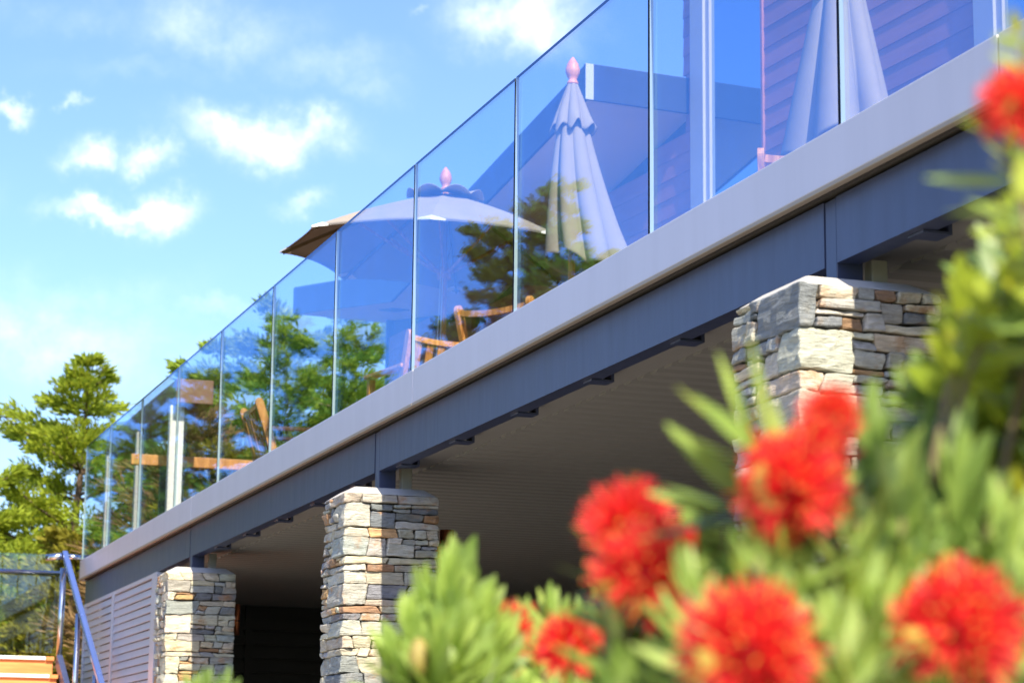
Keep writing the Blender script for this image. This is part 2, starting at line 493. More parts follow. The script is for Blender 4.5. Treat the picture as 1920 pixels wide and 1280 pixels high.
# soffit: flat border strip, then slats running inward
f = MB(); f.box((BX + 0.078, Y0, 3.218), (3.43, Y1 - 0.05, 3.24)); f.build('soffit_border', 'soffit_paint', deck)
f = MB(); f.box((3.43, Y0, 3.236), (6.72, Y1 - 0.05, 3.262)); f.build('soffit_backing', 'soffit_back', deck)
sl = MB()
hx = []
for (x) in (3.432, 6.68):
    hx.append([(x, -0.016, 3.2080), (x, 0.050, 3.2080), (x, 0.054, 3.2358), (x, -0.064, 3.2358)])
sl.hexa([hx[0][0], hx[1][0], hx[1][1], hx[0][1], hx[0][3], hx[1][3], hx[1][2], hx[0][2]])
slme = sl.mesh('soffit_slat', 'soffit_paint'); slme.transform(Matrix.Translation((-3.2, 0, -3.2)))
for i in range(170):
    y = 0.5 + i * 0.14
    if y > Y1 - .2: break
    o = bpy.data.objects.new('soffit_slat', slme); COL.objects.link(o); o.parent = deck; o.location = (0, y - 10.0, 0)
f = MB(); f.box((6.685, Y0, 3.10), (6.75, Y1 - 0.05, 3.2345)); f.build('soffit_edge', 'soffit_paint', deck)

# back wall and end wall under the deck
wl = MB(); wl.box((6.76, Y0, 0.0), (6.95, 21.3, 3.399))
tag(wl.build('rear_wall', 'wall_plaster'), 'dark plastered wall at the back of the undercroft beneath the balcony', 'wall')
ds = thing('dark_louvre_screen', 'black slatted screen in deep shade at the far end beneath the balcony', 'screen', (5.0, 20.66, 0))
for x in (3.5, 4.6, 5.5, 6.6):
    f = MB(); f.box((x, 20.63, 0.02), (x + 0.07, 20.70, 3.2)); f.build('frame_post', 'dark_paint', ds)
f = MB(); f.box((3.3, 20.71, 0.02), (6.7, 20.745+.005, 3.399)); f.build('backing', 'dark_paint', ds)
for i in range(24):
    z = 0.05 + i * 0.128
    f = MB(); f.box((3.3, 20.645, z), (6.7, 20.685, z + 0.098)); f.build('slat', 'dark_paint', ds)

# pale louvred screen in the plane of the pillars
ls = thing('louvred_screen', 'light grey louvred metal screen under the far end of the beam', 'screen', (3.16, 19.0, 0))
for (y, wd) in ((20.70, .06), (19.16, .09), (17.22, .20)):
    f = MB(); f.box((3.145, y, 0.02), (3.205, y + wd, 3.176)); f.build('frame_post', 'screen_paint', ls, bevel=0.003)
for (ya, yb) in ((19.255, 20.695), (17.425, 19.155)):
    for i in range(49):
        z = 3.080 - i * 0.0625
        f = MB()
        f.hexa([(3.15, ya, z), (3.158, ya, z - .004), (3.158, yb, z - .004), (3.15, yb, z),
                (3.164, ya, z + .0525), (3.172, ya, z + .0525), (3.172, yb, z + .0525), (3.164, yb, z + .0565)])
        f.build('louvre_slat', 'screen_paint', ls)
f = MB(); f.box((3.150, 17.425, 3.145), (3.2, 20.695, 3.176)); f.build('top_rail', 'screen_paint', ls)

# ------------------------------------------------------------------ stone pillars
STONE = [((0.40, 0.39, 0.35), 4), ((0.31, 0.32, 0.31), 3), ((0.19, 0.20, 0.22), 2.2), ((0.50, 0.455, 0.36), 4), ((0.44, 0.42, 0.36), 3), ((0.56, 0.49, 0.37), 3),
         ((0.50, 0.31, 0.15), 1.2), ((0.33, 0.20, 0.12), 1.0)]
def stone_colour(r):
    k = r.random() * sum(w for _, w in STONE)
    for c, wt in STONE:
        k -= wt
        if k <= 0: break
    j = r.uniform(.82, 1.18)
    return tuple(min(1, x * j * r.uniform(.96, 1.04)) for x in c)
HIDDEN = {}
def stone(corners, root, r, rough=0.0075, n=7, rad=0.006, hidden=False):
    """irregular block: corners[x][y][z] trilinear, rounded edges, broken faces"""
    C = [[[Vector(corners[i][j][k]) for k in (0, 1)] for j in (0, 1)] for i in (0, 1)]
    ctr = sum((C[i][j][k] for i in (0, 1) for j in (0, 1) for k in (0, 1)), Vector()) / 8
    sx = (C[1][0][0] - C[0][0][0]).length; sy = (C[0][1][0] - C[0][0][0]).length; sz = (C[0][0][1] - C[0][0][0]).length
    rx, ry, rz = (min(0.36, rad / max(s, 1e-3)) for s in (sx, sy, sz))
    seed = Vector((r.uniform(-50, 50), r.uniform(-50, 50), r.uniform(-50, 50)))
    idx = {}; vs = []; fs = []
    def vert(a, b, c):
        key = (a, b, c)
        if key in idx: return idx[key]
        q = [a / n, b / n, c / n]
        # pull edge rows in: first and last cell narrow
        q = [(0.0 if i_ == 0 else 1.0 if i_ == n else rr_ if i_ == 1 else 1 - rr_ if i_ == n - 1 else rr_ + (1 - 2 * rr_) * (i_ - 1) / (n - 2)) for i_, rr_ in zip((a, b, c), (rx, ry, rz))]
        # rounded corners
        d = []
        for x, rr in zip(q, (rx, ry, rz)):
            d.append(((rr - x) / rr if x < rr else (x - 1 + rr) / rr if x > 1 - rr else 0.0) * (-1 if x < .5 else 1))
        L = sqrt(sum(x * x for x in d))
        if L > 1:
            q = [(x - e * rr + e / L * rr) for x, e, rr in zip(q, d, (rx, ry, rz))]
        u, v, w_ = q
        p = Vector((0, 0, 0))
        for i in (0, 1):
            for j in (0, 1):
                for k in (0, 1):
                    p += C[i][j][k] * ((u if i else 1 - u) * (v if j else 1 - v) * (w_ if k else 1 - w_))
        nv = noise.noise_vector(Vector(((p.x + seed.x) * 12, (p.y + seed.y) * 12, (p.z + seed.z) * 26))) * rough + noise.noise_vector((p * 1.0 + seed) * 45.0) * rough * 0.55
        p = p + nv
        idx[key] = len(vs); vs.append(p - ctr)
        return idx[key]
    for (ax, s0) in ((0, 0), (0, n), (1, 0), (1, n), (2, 0), (2, n)):
        for a in range(n):
            for b in range(n):
                q = []
                for (da, db) in ((0, 0), (1, 0), (1, 1), (0, 1)):
                    kk = [a + da, b + db]; kk.insert(ax, s0)
                    q.append(vert(*kk))
                if (s0 == 0) != (ax == 1): q.reverse()
                fs.append(tuple(q))
    if hidden or ctr.z < 1.93:      # turned away or far below the picture: joined into one part
        HIDDEN.setdefault(root.name, MB()).add([p + ctr for p in vs], fs)
        return
    mb = MB(); mb.add(vs, fs)
    o = bpy.data.objects.new('stone', mb.mesh('stone', 'schist', smooth=False))
    COL.objects.link(o); o.parent = root
    o.location = ctr - Vector(root.location)
    o.color = c4(stone_colour(r))
    return o
def split(q, r, out, depth=0):
    """q = 4 corners (u,v): bl, br, tr, tl -> irregular stones"""
    wd = ((q[1][0] - q[0][0]) + (q[2][0] - q[3][0])) / 2
    ht = ((q[3][1] - q[0][1]) + (q[2][1] - q[1][1])) / 2
    lerp = lambda a, b, t: (a[0] + (b[0] - a[0]) * t, a[1] + (b[1] - a[1]) * t)
    asp = wd / max(ht, 1e-4)
    tall = ht > r.choice((.036, .05, .066, .084, .105))
    longs = wd > r.choice((.10, .15, .20, .26))
    if depth and ht < .15 and asp < 4.2 and r.random() < .10:
        out.append(q); return
    if tall and ht > .034 and asp < 3.4:
        t0 = r.uniform(.28, .72); t1 = min(.85, max(.15, t0 + r.uniform(-.13, .13)))
        a, b = lerp(q[0], q[3], t0), lerp(q[1], q[2], t1)
        split((q[0], q[1], b, a), r, out, depth + 1); split((a, b, q[2], q[3]), r, out, depth + 1)
    elif longs and wd > .05 and asp > 1.15:
        t0 = r.uniform(.25, .75); t1 = min(.88, max(.12, t0 + r.uniform(-.12, .12) * min(1, ht / max(wd, .01) * 2)))
        a, b = lerp(q[0], q[1], t0), lerp(q[3], q[2], t1)
        split((q[0], a, b, q[3]), r, out, depth + 1); split((a, q[1], q[2], b), r, out, depth + 1)
    else:
        out.append(q)
def pillar(label, x0, x1, y0, y1, top, seed):
    r = random.Random(seed)
    root = thing('stone_pillar', label, 'pillar', ((x0 + x1) / 2, (y0 + y1) / 2, 0.0), group='schist stone pillars carrying the balcony')
    core = MB(); core.box((x0 + .034, y0 + .034, 0.0), (x1 - .034, y1 - .034, top - .03)); core.build('core', 'mortar', root)
    G = 0.0022
    def face_stone(q, fn, dep, hidden=False):
        pr = r.uniform(-.009, .012)
        cu = sum(p[0] for p in q) / 4; cv = sum(p[1] for p in q) / 4
        s = []
        for p in q:
            du, dv = cu - p[0], cv - p[1]
            L = sqrt(du * du + dv * dv) + 1e-6
            s.append((p[0] + (G if du > 0 else -G), p[1] + (G if dv > 0 else -G)))
        bl, br, tr, tl = s
        tilt = r.uniform(-.006, .006)
        C = [[[fn(bl, -pr + tilt), fn(tl, -pr - tilt)], [fn(bl, dep), fn(tl, dep)]], [[fn(br, -pr + tilt), fn(tr, -pr - tilt)], [fn(br, dep), fn(tr, dep)]]]
        stone(C, root, r, n=4 if hidden else 7, hidden=hidden)
    near = lambda p, d: (p[0], y0 + d, p[1])
    far_ = lambda p, d: (x0 + x1 - p[0], y1 - d, p[1])
    left = lambda p, d: (x0 + d, y1 + y0 - p[0], p[1])
    right = lambda p, d: (x1 - d, p[0], p[1])
    # courses from the top down; each course gets one or two corner stones
    z = top
    cs = []
    while z > 0.03:
        h = r.choice((.035, .045, .055, .065, .08, .09, .105, .125)) * r.uniform(.9, 1.1)
        h = min(h, z)
        if z - h < .03: h = z
        cs.append((z - h, z)); z -= h
    tl = 0.0
    line = [0.0] * (len(cs) + 1)
    slope = [r.uniform(-.012, .012) for _ in range(len(cs) + 1)]; slope[0] = 0; slope[-1] = 0
    alt = True
    i = 0
    for i, (za, zb) in enumerate(cs):
        sb, st = slope[i + 1], slope[i]
        wc = r.uniform(.06, .13) if alt else r.uniform(.13, .27)
        lc = r.uniform(.20, .34) if alt else r.uniform(.07, .14)
        if r.random() < .3: alt = not alt
        alt = not alt
        # corner block near-left
        wt, wb = wc + r.uniform(-.02, .02), wc + r.uniform(-.02, .02)
        lt, lb = lc + r.uniform(-.02, .02), lc + r.uniform(-.02, .02)
        e = [r.uniform(-.010, .008) for _ in range(8)]
        C = [[[(x0 + e[0], y0 + e[1], za + G), (x0 + e[2], y0 + e[3], zb - G)], [(x0 + e[4], y0 + lb - G, za + G), (x0 + e[5], y0 + lt - G, zb - G)]],
             [[(x0 + wb - G, y0 + e[6], za + sb * .5 + G), (x0 + wt - G, y0 + e[7], zb + st * .5 - G)], [(x0 + wb - G, y0 + lb - G, za + G), (x0 + wt - G, y0 + lt - G, zb - G)]]]
        stone(C, root, r, n=8, rough=.008)
        cells = []
        split(((x0 + wb, za + sb * .5), (x1, za + sb), (x1, zb + st), (x0 + wt, zb + st * .5)), r, cells)
        for q in cells: face_stone(q, near, .10)
        cells = []
        split(((y0 + .0, za), (y1 - lb, za), (y1 - lt, zb), (y0 + .0, zb)), r, cells)
        for q in cells: face_stone(q, left, .07)
    # the two sides turned away: coarser courses
    for fn, lo, hi in ((right, y0 + .1, y1), (far_, x0 + .02, x1 - .02)):
        z = 0.0
        while z < top - .01:
            h = min(r.uniform(.12, .2), top - z)
            if top - z - h < .05: h = top - z
            u = lo
            while u < hi - .01:
                wd = min(r.uniform(.15, .3), hi - u)
                if hi - u - wd < .06: wd = hi - u
                face_stone(((u, z), (u + wd, z), (u + wd, z + h), (u, z + h)), fn, .045, True)
                u += wd
            z += h
    o = HIDDEN[root.name].build('stonework', 'schist_joined', root); o['kind'] = 'stuff'
    cap = MB()
    e = .004
    cap.hexa([(x0 + e, y0 + e, top - .002), (x1 - e, y0 + e, top - .002), (x1 - e, y1 - e, top - .002), (x0 + e, y1 - e, top - .002),
              (x0 + .07, y0 + .09, top + .042), (x1 - .05, y0 + .09, top + .042), (x1 - .05, y1 - .07, top + .042), (x0 + .07, y1 - .07, top + .042)])
    cap.build('mortar_cap', 'concrete', root, bevel=0.01)
    return root
pillar('nearest stone pillar, standing behind the red flowers', 2.927, 3.400, 5.915, 6.364, 3.062, 11)
pillar('middle stone pillar between the other two, behind the tall leafy spray', 2.917, 3.404, 10.93, 11.34, 3.030, 22)
pillar('farthest stone pillar, next to the louvred screen', 2.931, 3.408, 15.627, 16.026, 3.035, 33)

# copper wall lights on the inner sides of the pillars
for (y, z, r_, lab) in ((11.06, 2.765, .037, 'copper cylinder light on the side of the middle stone pillar'),
                        (15.85, 2.73, .020, 'slim copper cylinder light beside the farthest stone pillar')):
    wlx = 3.42 + r_ + .03
    wt = thing('wall_light', lab, 'wall light', (wlx, y, z), group='copper pillar lights')
    f = MB(); f.lathe([(0, -.10), (r_, -.10), (r_, -.005)], 20, (wlx, y, z)); f.build('lower_cylinder', 'copper', wt, True)
    f = MB(); f.lathe([(r_, .005), (r_, .115), (r_ * .85, .115), (r_ * .85, .04), (0, .04)], 20, (wlx, y, z)); f.build('upper_cylinder', 'copper', wt, True)
    f = MB(); f.box((3.405, y - .02, z - .03), (wlx - r_ + .006, y + .02, z + .03)); f.build('bracket', 'copper', wt)

# ------------------------------------------------------------------ glass balustrade
gb = thing('glass_balustrade', 'frameless clear glass balustrade panels along the balcony edge', 'balustrade', (3.13, 10.0, 3.57))
for k in range(-5, 10):
    a, b = 5.995 + 1.5 * k, 5.995 + 1.5 * (k + 1)
    if k == 9: b = Y1 + .0
    a += .009; b -= .009
    f = MB()
    x0, x1, z0, z1 = GX, GX + .015, 3.50, 4.612
    f.add([(x0, a, z0), (x0, b, z0), (x0, b, z1), (x0, a, z1), (x1, a, z0), (x1, b, z0), (x1, b, z1), (x1, a, z1)],
          [(0, 3, 2, 1), (4, 5, 6, 7)], 0)
    f.add([(x0, a, z0), (x1, a, z0), (x1, a, z1), (x0, a, z1)], [(0, 1, 2, 3)], 2)
    f.add([(x0, b, z0), (x1, b, z0), (x1, b, z1), (x0, b, z1)], [(3, 2, 1, 0)], 1)
    f.add([(x0, a, z1), (x1, a, z1), (x1, b, z1), (x0, b, z1)], [(0, 1, 2, 3)], 2)
    f.build('glass_pane', ['pane_glass', 'pane_edge_bright', 'pane_edge'], gb)
f = MB(); f.box((3.152, Y0, 3.49), (3.168, Y1, 3.565)); f.build('base_channel', 'steel', gb)

# ------------------------------------------------------------------ house
AW = radians(4.3)
wdv = Vector((-sin(AW), cos(AW), 0)); pdv = Vector((cos(AW), sin(AW), 0)); A0 = Vector((6.312, 14.49, 0))
def hw(L, off, z): return A0 + wdv * L + pdv * off + Vector((0, 0, z))
house = thing('house', 'brown weatherboard house with dark roof edges behind the glass balustrade', 'house', tuple(hw(0, 0, 3.5)))
WEND = 6.08
RZ0, SL1, VAL, SL2, LEND = 6.592, -.186, 3.85, .145, 6.52   # roof edge height, slope, valley, slope up, end
def roof_z(L): return RZ0 + SL1 * L if L < VAL else RZ0 + SL1 * VAL + SL2 * (L - VAL)
TH = .25
def soff_z(L): return roof_z(L) - TH
# wall core
f = MB()
for (La, Lb, za, zb) in ((-9.0, .06, 3.3, 8.6),):
    f.hexa([hw(La, .06, za), hw(La, 4.5, za), hw(Lb, 4.5, za), hw(Lb, .06, za), hw(La, .06, zb), hw(La, 4.5, zb), hw(Lb, 4.5, zb), hw(Lb, .06, zb)])
f.hexa([hw(.06, .06, 3.3), hw(.06, 4.4, 3.3), hw(VAL, 4.4, 3.3), hw(VAL, .06, 3.3), hw(.06, .06, soff_z(0)), hw(.06, 4.4, soff_z(0)), hw(VAL, 4.4, soff_z(VAL)), hw(VAL, .06, soff_z(VAL))])
f.hexa([hw(VAL, .06, 3.3), hw(VAL, 4.4, 3.3), hw(WEND, 4.4, 3.3), hw(WEND, .06, 3.3), hw(VAL, .06, soff_z(VAL)), hw(VAL, 4.4, soff_z(VAL)), hw(WEND, 4.4, soff_z(WEND)), hw(WEND, .06, soff_z(WEND))])
f.build('wall_core', 'wall_plaster', house)
def board(La, Lb, z, h=.143, off=0.0):
    f = MB()
    f.hexa([hw(La, off + .014, z), hw(La, off + .055, z), hw(Lb, off + .055, z), hw(Lb, off + .014, z),
            hw(La, off + .021, z + h + .0005), hw(La, off + .055, z + h + .014), hw(Lb, off + .055, z + h + .014), hw(Lb, off + .021, z + h + .0005)])
    f.build('weatherboard', 'weatherboard', house)
# windows: (L right, L left): frames are pale trim
W1 = (-1.08, -.07)      # from image right to left along the wall
W2 = (-5.2, -3.52)
nb = 0
for i in range(36):
    z = 3.50 + i * .1425
    zt = z + .157
    if z > 8.4: break
    for (La, Lb) in ((W2[1], W1[0]), (-8.9, W2[0])):
        board(La + .002, Lb - .002, z)
    if z > RZ0 - .05:
        board(W1[1] + .002, .085, z)
    else:
        L1 = (zt - (RZ0 - TH)) / SL1
        if L1 >= VAL:
            board(W1[1] + .002, WEND, z)
        else:
            board(W1[1] + .002, max(.05, L1), z)
            L2 = VAL + (zt - soff_z(VAL)) / SL2
            if L2 < WEND - .1: board(L2, WEND, z)
f = MB(); f.hexa([hw(WEND, -.005, 3.5), hw(WEND, .07, 3.5), hw(WEND + .03, .07, 3.5), hw(WEND + .03, -.005, 3.5),
                  hw(WEND, -.005, soff_z(WEND)), hw(WEND, .07, soff_z(WEND)), hw(WEND + .03, .07, soff_z(WEND)), hw(WEND + .03, -.005, soff_z(WEND))])
f.build('corner_board', 'roof_fascia', house)
for (La, Lb) in (W1, W2):
    wn = MB()
    zb, zt = 3.52, 8.1
    def vbar(m_, l0, l1, o0, o1): m_.hexa([hw(l0, o0, zb), hw(l0, o1, zb), hw(l1, o1, zb), hw(l1, o0, zb), hw(l0, o0, zt), hw(l0, o1, zt), hw(l1, o1, zt), hw(l1, o0, zt)])
    fr = MB(); vbar(fr, Lb - .19, Lb, -.012, .056); wo_ = fr.build('window_frame', 'frame_paint', house)
    fr = MB(); vbar(fr, Lb - .245, Lb - .192, .010, .056); fr.build('window_sash', 'frame_paint', house)
    fr = MB(); vbar(fr, La, La + .025, .0, .056); fr.build('window_jamb', 'weatherboard', house)
    fr = MB(); vbar(fr, La + .027, Lb - .247, .032, .044); fr.build('window_pane', 'window_glass', house)
# butterfly roof
def roof_piece(name, mat, La, Lb, o0, o1, d0, d1, bev=0):
    f = MB()
    f.hexa([hw(La, o0, roof_z(La) - d1), hw(La, o1, roof_z(La) - d1), hw(Lb, o1, roof_z(Lb) - d1), hw(Lb, o0, roof_z(Lb) - d1),
            hw(La, o0, roof_z(La) - d0), hw(La, o1, roof_z(La) - d0), hw(Lb, o1, roof_z(Lb) - d0), hw(Lb, o0, roof_z(Lb) - d0)])
    return f.build(name, mat, house)
e = 1e-4
for La, Lb in ((0.03, VAL - e), (VAL + e, LEND - .03)):
    roof_piece('roof_soffit', 'roof_soffit', La, Lb, -.775, 4.0, TH - .012, TH)
    roof_piece('roof_sheet', 'roof_metal', La - .02 if La < 1 else La, Lb + .02 if Lb > 5 else Lb, -.79, 4.0, -.012, .0)
    roof_piece('barge_board', 'roof_fascia', La, Lb, -.80, -.776, .001, TH + .004)
f = MB(); zt, zb = RZ0 + .004, RZ0 - TH - .004
f.hexa([hw(0, -.80, zb), hw(0, .02, zb), hw(.028, .02, zb), hw(.028, -.80, zb), hw(0, -.80, zt), hw(0, .02, zt), hw(.028, .02, zt), hw(.028, -.80, zt)])
f.build('roof_fascia', 'roof_fascia', house)
f = MB()
f.hexa([hw(-.006, -.802, zb - .002), hw(-.006, -.74, zb - .002), hw(-.0005, -.74, zb - .002), hw(-.0005, -.802, zb - .002), hw(-.006, -.802, zt), hw(-.006, -.74, zt), hw(-.0005, -.74, zt), hw(-.0005, -.802, zt)])
f.build('fascia_joiner', 'screen_paint', house)
f = MB(); ze = roof_z(LEND)
f.hexa([hw(LEND - .029, -.80, ze - TH), hw(LEND - .029, 4.0, ze - TH), hw(LEND, 4.0, ze - TH), hw(LEND, -.80, ze - TH), hw(LEND - .029, -.80, ze), hw(LEND - .029, 4.0, ze), hw(LEND, 4.0, ze), hw(LEND, -.80, ze)])
f.build('roof_fascia', 'roof_fascia', house)
f = MB(); q0 = 4.55
f.hexa([hw(q0, -.52, soff_z(q0) - .010), hw(q0, -.36, soff_z(q0) - .010), hw(q0 + .35, -.36, soff_z(q0 + .35) - .010), hw(q0 + .35, -.52, soff_z(q0 + .35) - .010),
        hw(q0, -.52, soff_z(q0) - .001), hw(q0, -.36, soff_z(q0) - .001), hw(q0 + .35, -.36, soff_z(q0 + .35) - .001), hw(q0 + .35, -.52, soff_z(q0 + .35) - .001)])
f.build('soffit_vent', 'roof_fascia', house)

# ------------------------------------------------------------------ umbrellas
def finial(mb, z, mi=0):
    mb.lathe([(.0, z - .02), (.034, z - .02), (.036, z - .008), (.030, z + .002), (.024, z + .012), (.034, z + .03), (.044, z + .055), (.045, z + .075), (.036, z + .11), (.018, z + .14), (.006, z + .155), (0, z + .158)], 20, mi=mi)
def base_stand(root):
    f = MB(); f.lathe([(0, 0), (.22, 0), (.22, .05), (.19, .075), (.05, .085), (.05, .09), (0, .09)], 28); f.build('base_plate', 'beam_paint', root, True, world=False)
    f = MB(); f.lathe([(.034, .08), (.034, .40), (.026, .40)], 16); f.build('base_tube', 'steel', root, True, world=False)
DZ = 3.50
def open_umbrella():
    root = thing('parasol', 'open taupe parasol with a scalloped vent cap on the balcony', 'parasol', (4.787, 15.35, DZ))
    H = 2.345
    base_stand(root)
    f = MB(); f.tube([(0, 0, .1), (0, 0, H)], .022, 14); f.build('pole', 'teak', root, True, world=False)
    f = MB(); finial(f, H + .005); f.build('finial', 'teak_pale', root, True, world=False)
    R, h, ph, tx, ty = 1.186, .513, .4008, -.0335, .0201
    def canopy(r, a):   # a in units of panels
        i = math.floor(a); fr = a - i
        a0 = ph + i * pi / 4; a1 = a0 + pi / 4
        s = r / R
        zz = -(h - .035) * (0.74 * s + 0.26 * s ** 2) - .035
        p0 = Vector((r * cos(a0), r * sin(a0), 0)); p1 = Vector((r * cos(a1), r * sin(a1), 0))
        p = p0.lerp(p1, fr)
        k = 4 * fr * (1 - fr)
        p *= 1 - .035 * k * s      # hem pulled in between ribs
        z = zz - .015 * k * s * (1 - s) * 3 + .025 * k * s * s
        return Vector((p.x, p.y, H + z + tx * p.x + ty * p.y))
    nr, na = 14, 10
    f = MB()
    for i in range(8):
        vs = []; fs = []
        for side in (0, 1):
            for a in range(nr + 1):
                for b in range(na + 1):
                    p = canopy(.05 + (R - .05) * a / nr, i + b / na - (1e-6 if b == na else 0))
                    vs.append(p - Vector((0, 0, .004 * side)))
        N = (nr + 1) * (na + 1)
        for a in range(nr):
            for b in range(na):
                q = (a * (na + 1) + b, a * (na + 1) + b + 1, (a + 1) * (na + 1) + b + 1, (a + 1) * (na + 1) + b)
                fs.append(q[::-1]); fs.append(tuple(N + x for x in q))
        for b in range(na):
            x0 = nr * (na + 1) + b
            fs.append((x0, x0 + 1, N + x0 + 1, N + x0))
        f = MB(); f.add(vs, fs); f.build('canopy_panel', 'canopy_fabric', root, True, world=False)
    # vent cap with scallops standing off the canopy
    f = MB(); vs = []; fs = []
    nc = 96; rows = 7
    for a in range(rows + 1):
        s = a / rows
        for b in range(nc):
            th = ph + 2 * pi * b / nc
            kk = (b % (nc // 8)) / (nc // 8); k = 4 * kk * (1 - kk)
            r = .03 + .25 * s
            base = canopy(min(r, R), (b / (nc / 8)) % 8)
            lift = .035 + .012 * s + k * .055 * s * s
            vs.append(Vector((r * cos(th), r * sin(th), base.z + lift - .02 * (1 - s))))
    for a in range(rows):
        for b in range(nc):
            fs.append((a * nc + b, (a + 1) * nc + b, (a + 1) * nc + (b + 1) % nc, a * nc + (b + 1) % nc))
    f.add(vs, fs); o = f.build('vent_cap', 'canopy_fabric', root, True, world=False)
    sd = o.modifiers.new('thick', 'SOLIDIFY'); sd.thickness = .004
    hz = H - .62
    f = MB(); f.lathe([(.024, hz - .05), (.05, hz - .05), (.05, hz + .03), (.024, hz + .03)], 16); f.build('runner_hub', 'teak', root, True, world=False)
    for i in range(8):
        a = ph + i * pi / 4
        pts = [canopy(.05 + (R * .985 - .05) * s / 8, i + 1e-5) - Vector((0, 0, .018)) for s in range(9)]
        f = MB()
        for p0, p1 in zip(pts[:-1], pts[1:]): f.bar(p0, p1, .014, .020)
        f.build('rib', 'stem_brown', root, world=False)
        f = MB(); f.bar((.05 * cos(a), .05 * sin(a), hz), canopy(R * .52, i + 1e-5) - Vector((0, 0, .03)), .012, .018)
        f.build('strut', 'teak', root, world=False)
        tip = canopy(R, i + 1e-5); inn = canopy(R * .93, i + 1e-5)
        l = canopy(R, i - .12); rr_ = canopy(R, i + .12)
        f = MB()
        d = Vector((0, 0, .006)); ot = Vector((cos(a), sin(a), 0)) * .008
        f.add([tip + d + ot, l + d, inn + d, rr_ + d, tip - d + ot, l - d, inn - d, rr_ - d],
              [(0, 1, 2), (0, 2, 3), (4, 6, 5), (4, 7, 6), (0, 4, 5, 1), (0, 3, 7, 4)])
        f.build('rib_pocket', 'white_paint', root, world=False)
    for dx, pw in ((-.05, .10), (-.03, .16)):
        f = MB(); f.tube([(dx * .6, -.03, hz + .1), (dx * 1.3, -.05, hz - .7), (dx * 2.0 - pw * .5, -.05, hz - 1.25)], .004, 6); f.build('cord', 'cord', root, True, world=False)
    return root
open_umbrella()

def closed_umbrella(loc, rz, label):
    root = thing('parasol', label, 'parasol', loc, rz, group='folded parasols on the balcony')
    H = 2.345
    base_stand(root)
    f = MB(); f.tube([(0, 0, .1), (0, 0, H)], .022, 14); f.build('pole', 'teak', root, True, world=False)
    f = MB(); finial(f, H + .0); f.build('finial', 'teak_pale', root, True, world=False)
    n, rows = 144, 46
    def ring(s, th, R0, R1, depth, drop):
        # gathered fabric: deep soft pleats that open towards the hem
        a = th * 3 + .75 * sin(th + .9) + .35 * sin(th * 2 - s * 1.0)
        k = abs(sin(a)) ** 0.6
        big = .5 + .5 * sin(th * 1 + .5)
        rb = R0 + (R1 - R0) * s ** .92
        r = rb * (1 - depth * (.35 + .65 * s) * (1 - k)) * (.86 + .22 * big * s)
        return r, k
    f = MB(); vs = []; fs = []
    top, hem = H - .06, 1.20
    for i in range(rows + 1):
        s = i / rows
        for b in range(n):
            th = 2 * pi * b / n
            r, k = ring(s, th, .055, .285, .50, 0)
            z = top - (top - hem) * s
            if s > .8: z += ((s - .8) / .2) * (.045 * sin(2 * th + 1.1) + .03 * (k - .5))
            cx = .10 * s * s
            vs.append((r * cos(th) + cx, r * sin(th) * .9 - cx * .3, z))
    for i in range(rows):
        for b in range(n):
            fs.append((i * n + b, (i + 1) * n + b, (i + 1) * n + (b + 1) % n, i * n + (b + 1) % n))
    f.add(vs, fs); o = f.build('folded_canopy', 'canopy_fabric', root, True, world=False)
    sd = o.modifiers.new('thick', 'SOLIDIFY'); sd.thickness = .005
    f = MB(); vs = []; fs = []; rows2 = 16
    for i in range(rows2 + 1):
        s = i / rows2
        for b in range(n):
            th = 2 * pi * b / n
            r, k = ring(s, th + .3, .032, .155, .38, 0)
            z = H - .005 - .30 * s
            if s > .7: z += ((s - .7) / .3) * (.028 * cos(8 * th + .55) + .012 * sin(3 * th))
            vs.append((r * cos(th), r * sin(th), z))
    for i in range(rows2):
        for b in range(n):
            fs.append((i * n + b, (i + 1) * n + b, (i + 1) * n + (b + 1) % n, i * n + (b + 1) % n))
    f.add(vs, fs); o = f.build('vent_cap', 'canopy_fabric', root, True, world=False)
    sd = o.modifiers.new('thick', 'SOLIDIFY'); sd.thickness = .005
    return root
closed = closed_umbrella((4.741, 12.628, DZ), radians(0), 'folded blue-grey parasol in full view beside the open one')
c2 = copy_tree(closed); c2.location = (5.04, 9.68, DZ); c2.rotation_euler = (0, 0, radians(70)); c2.scale = (1.2, 1.2, 1.0)
c2['label'] = 'folded blue-grey parasol cut off by the top edge of the picture'

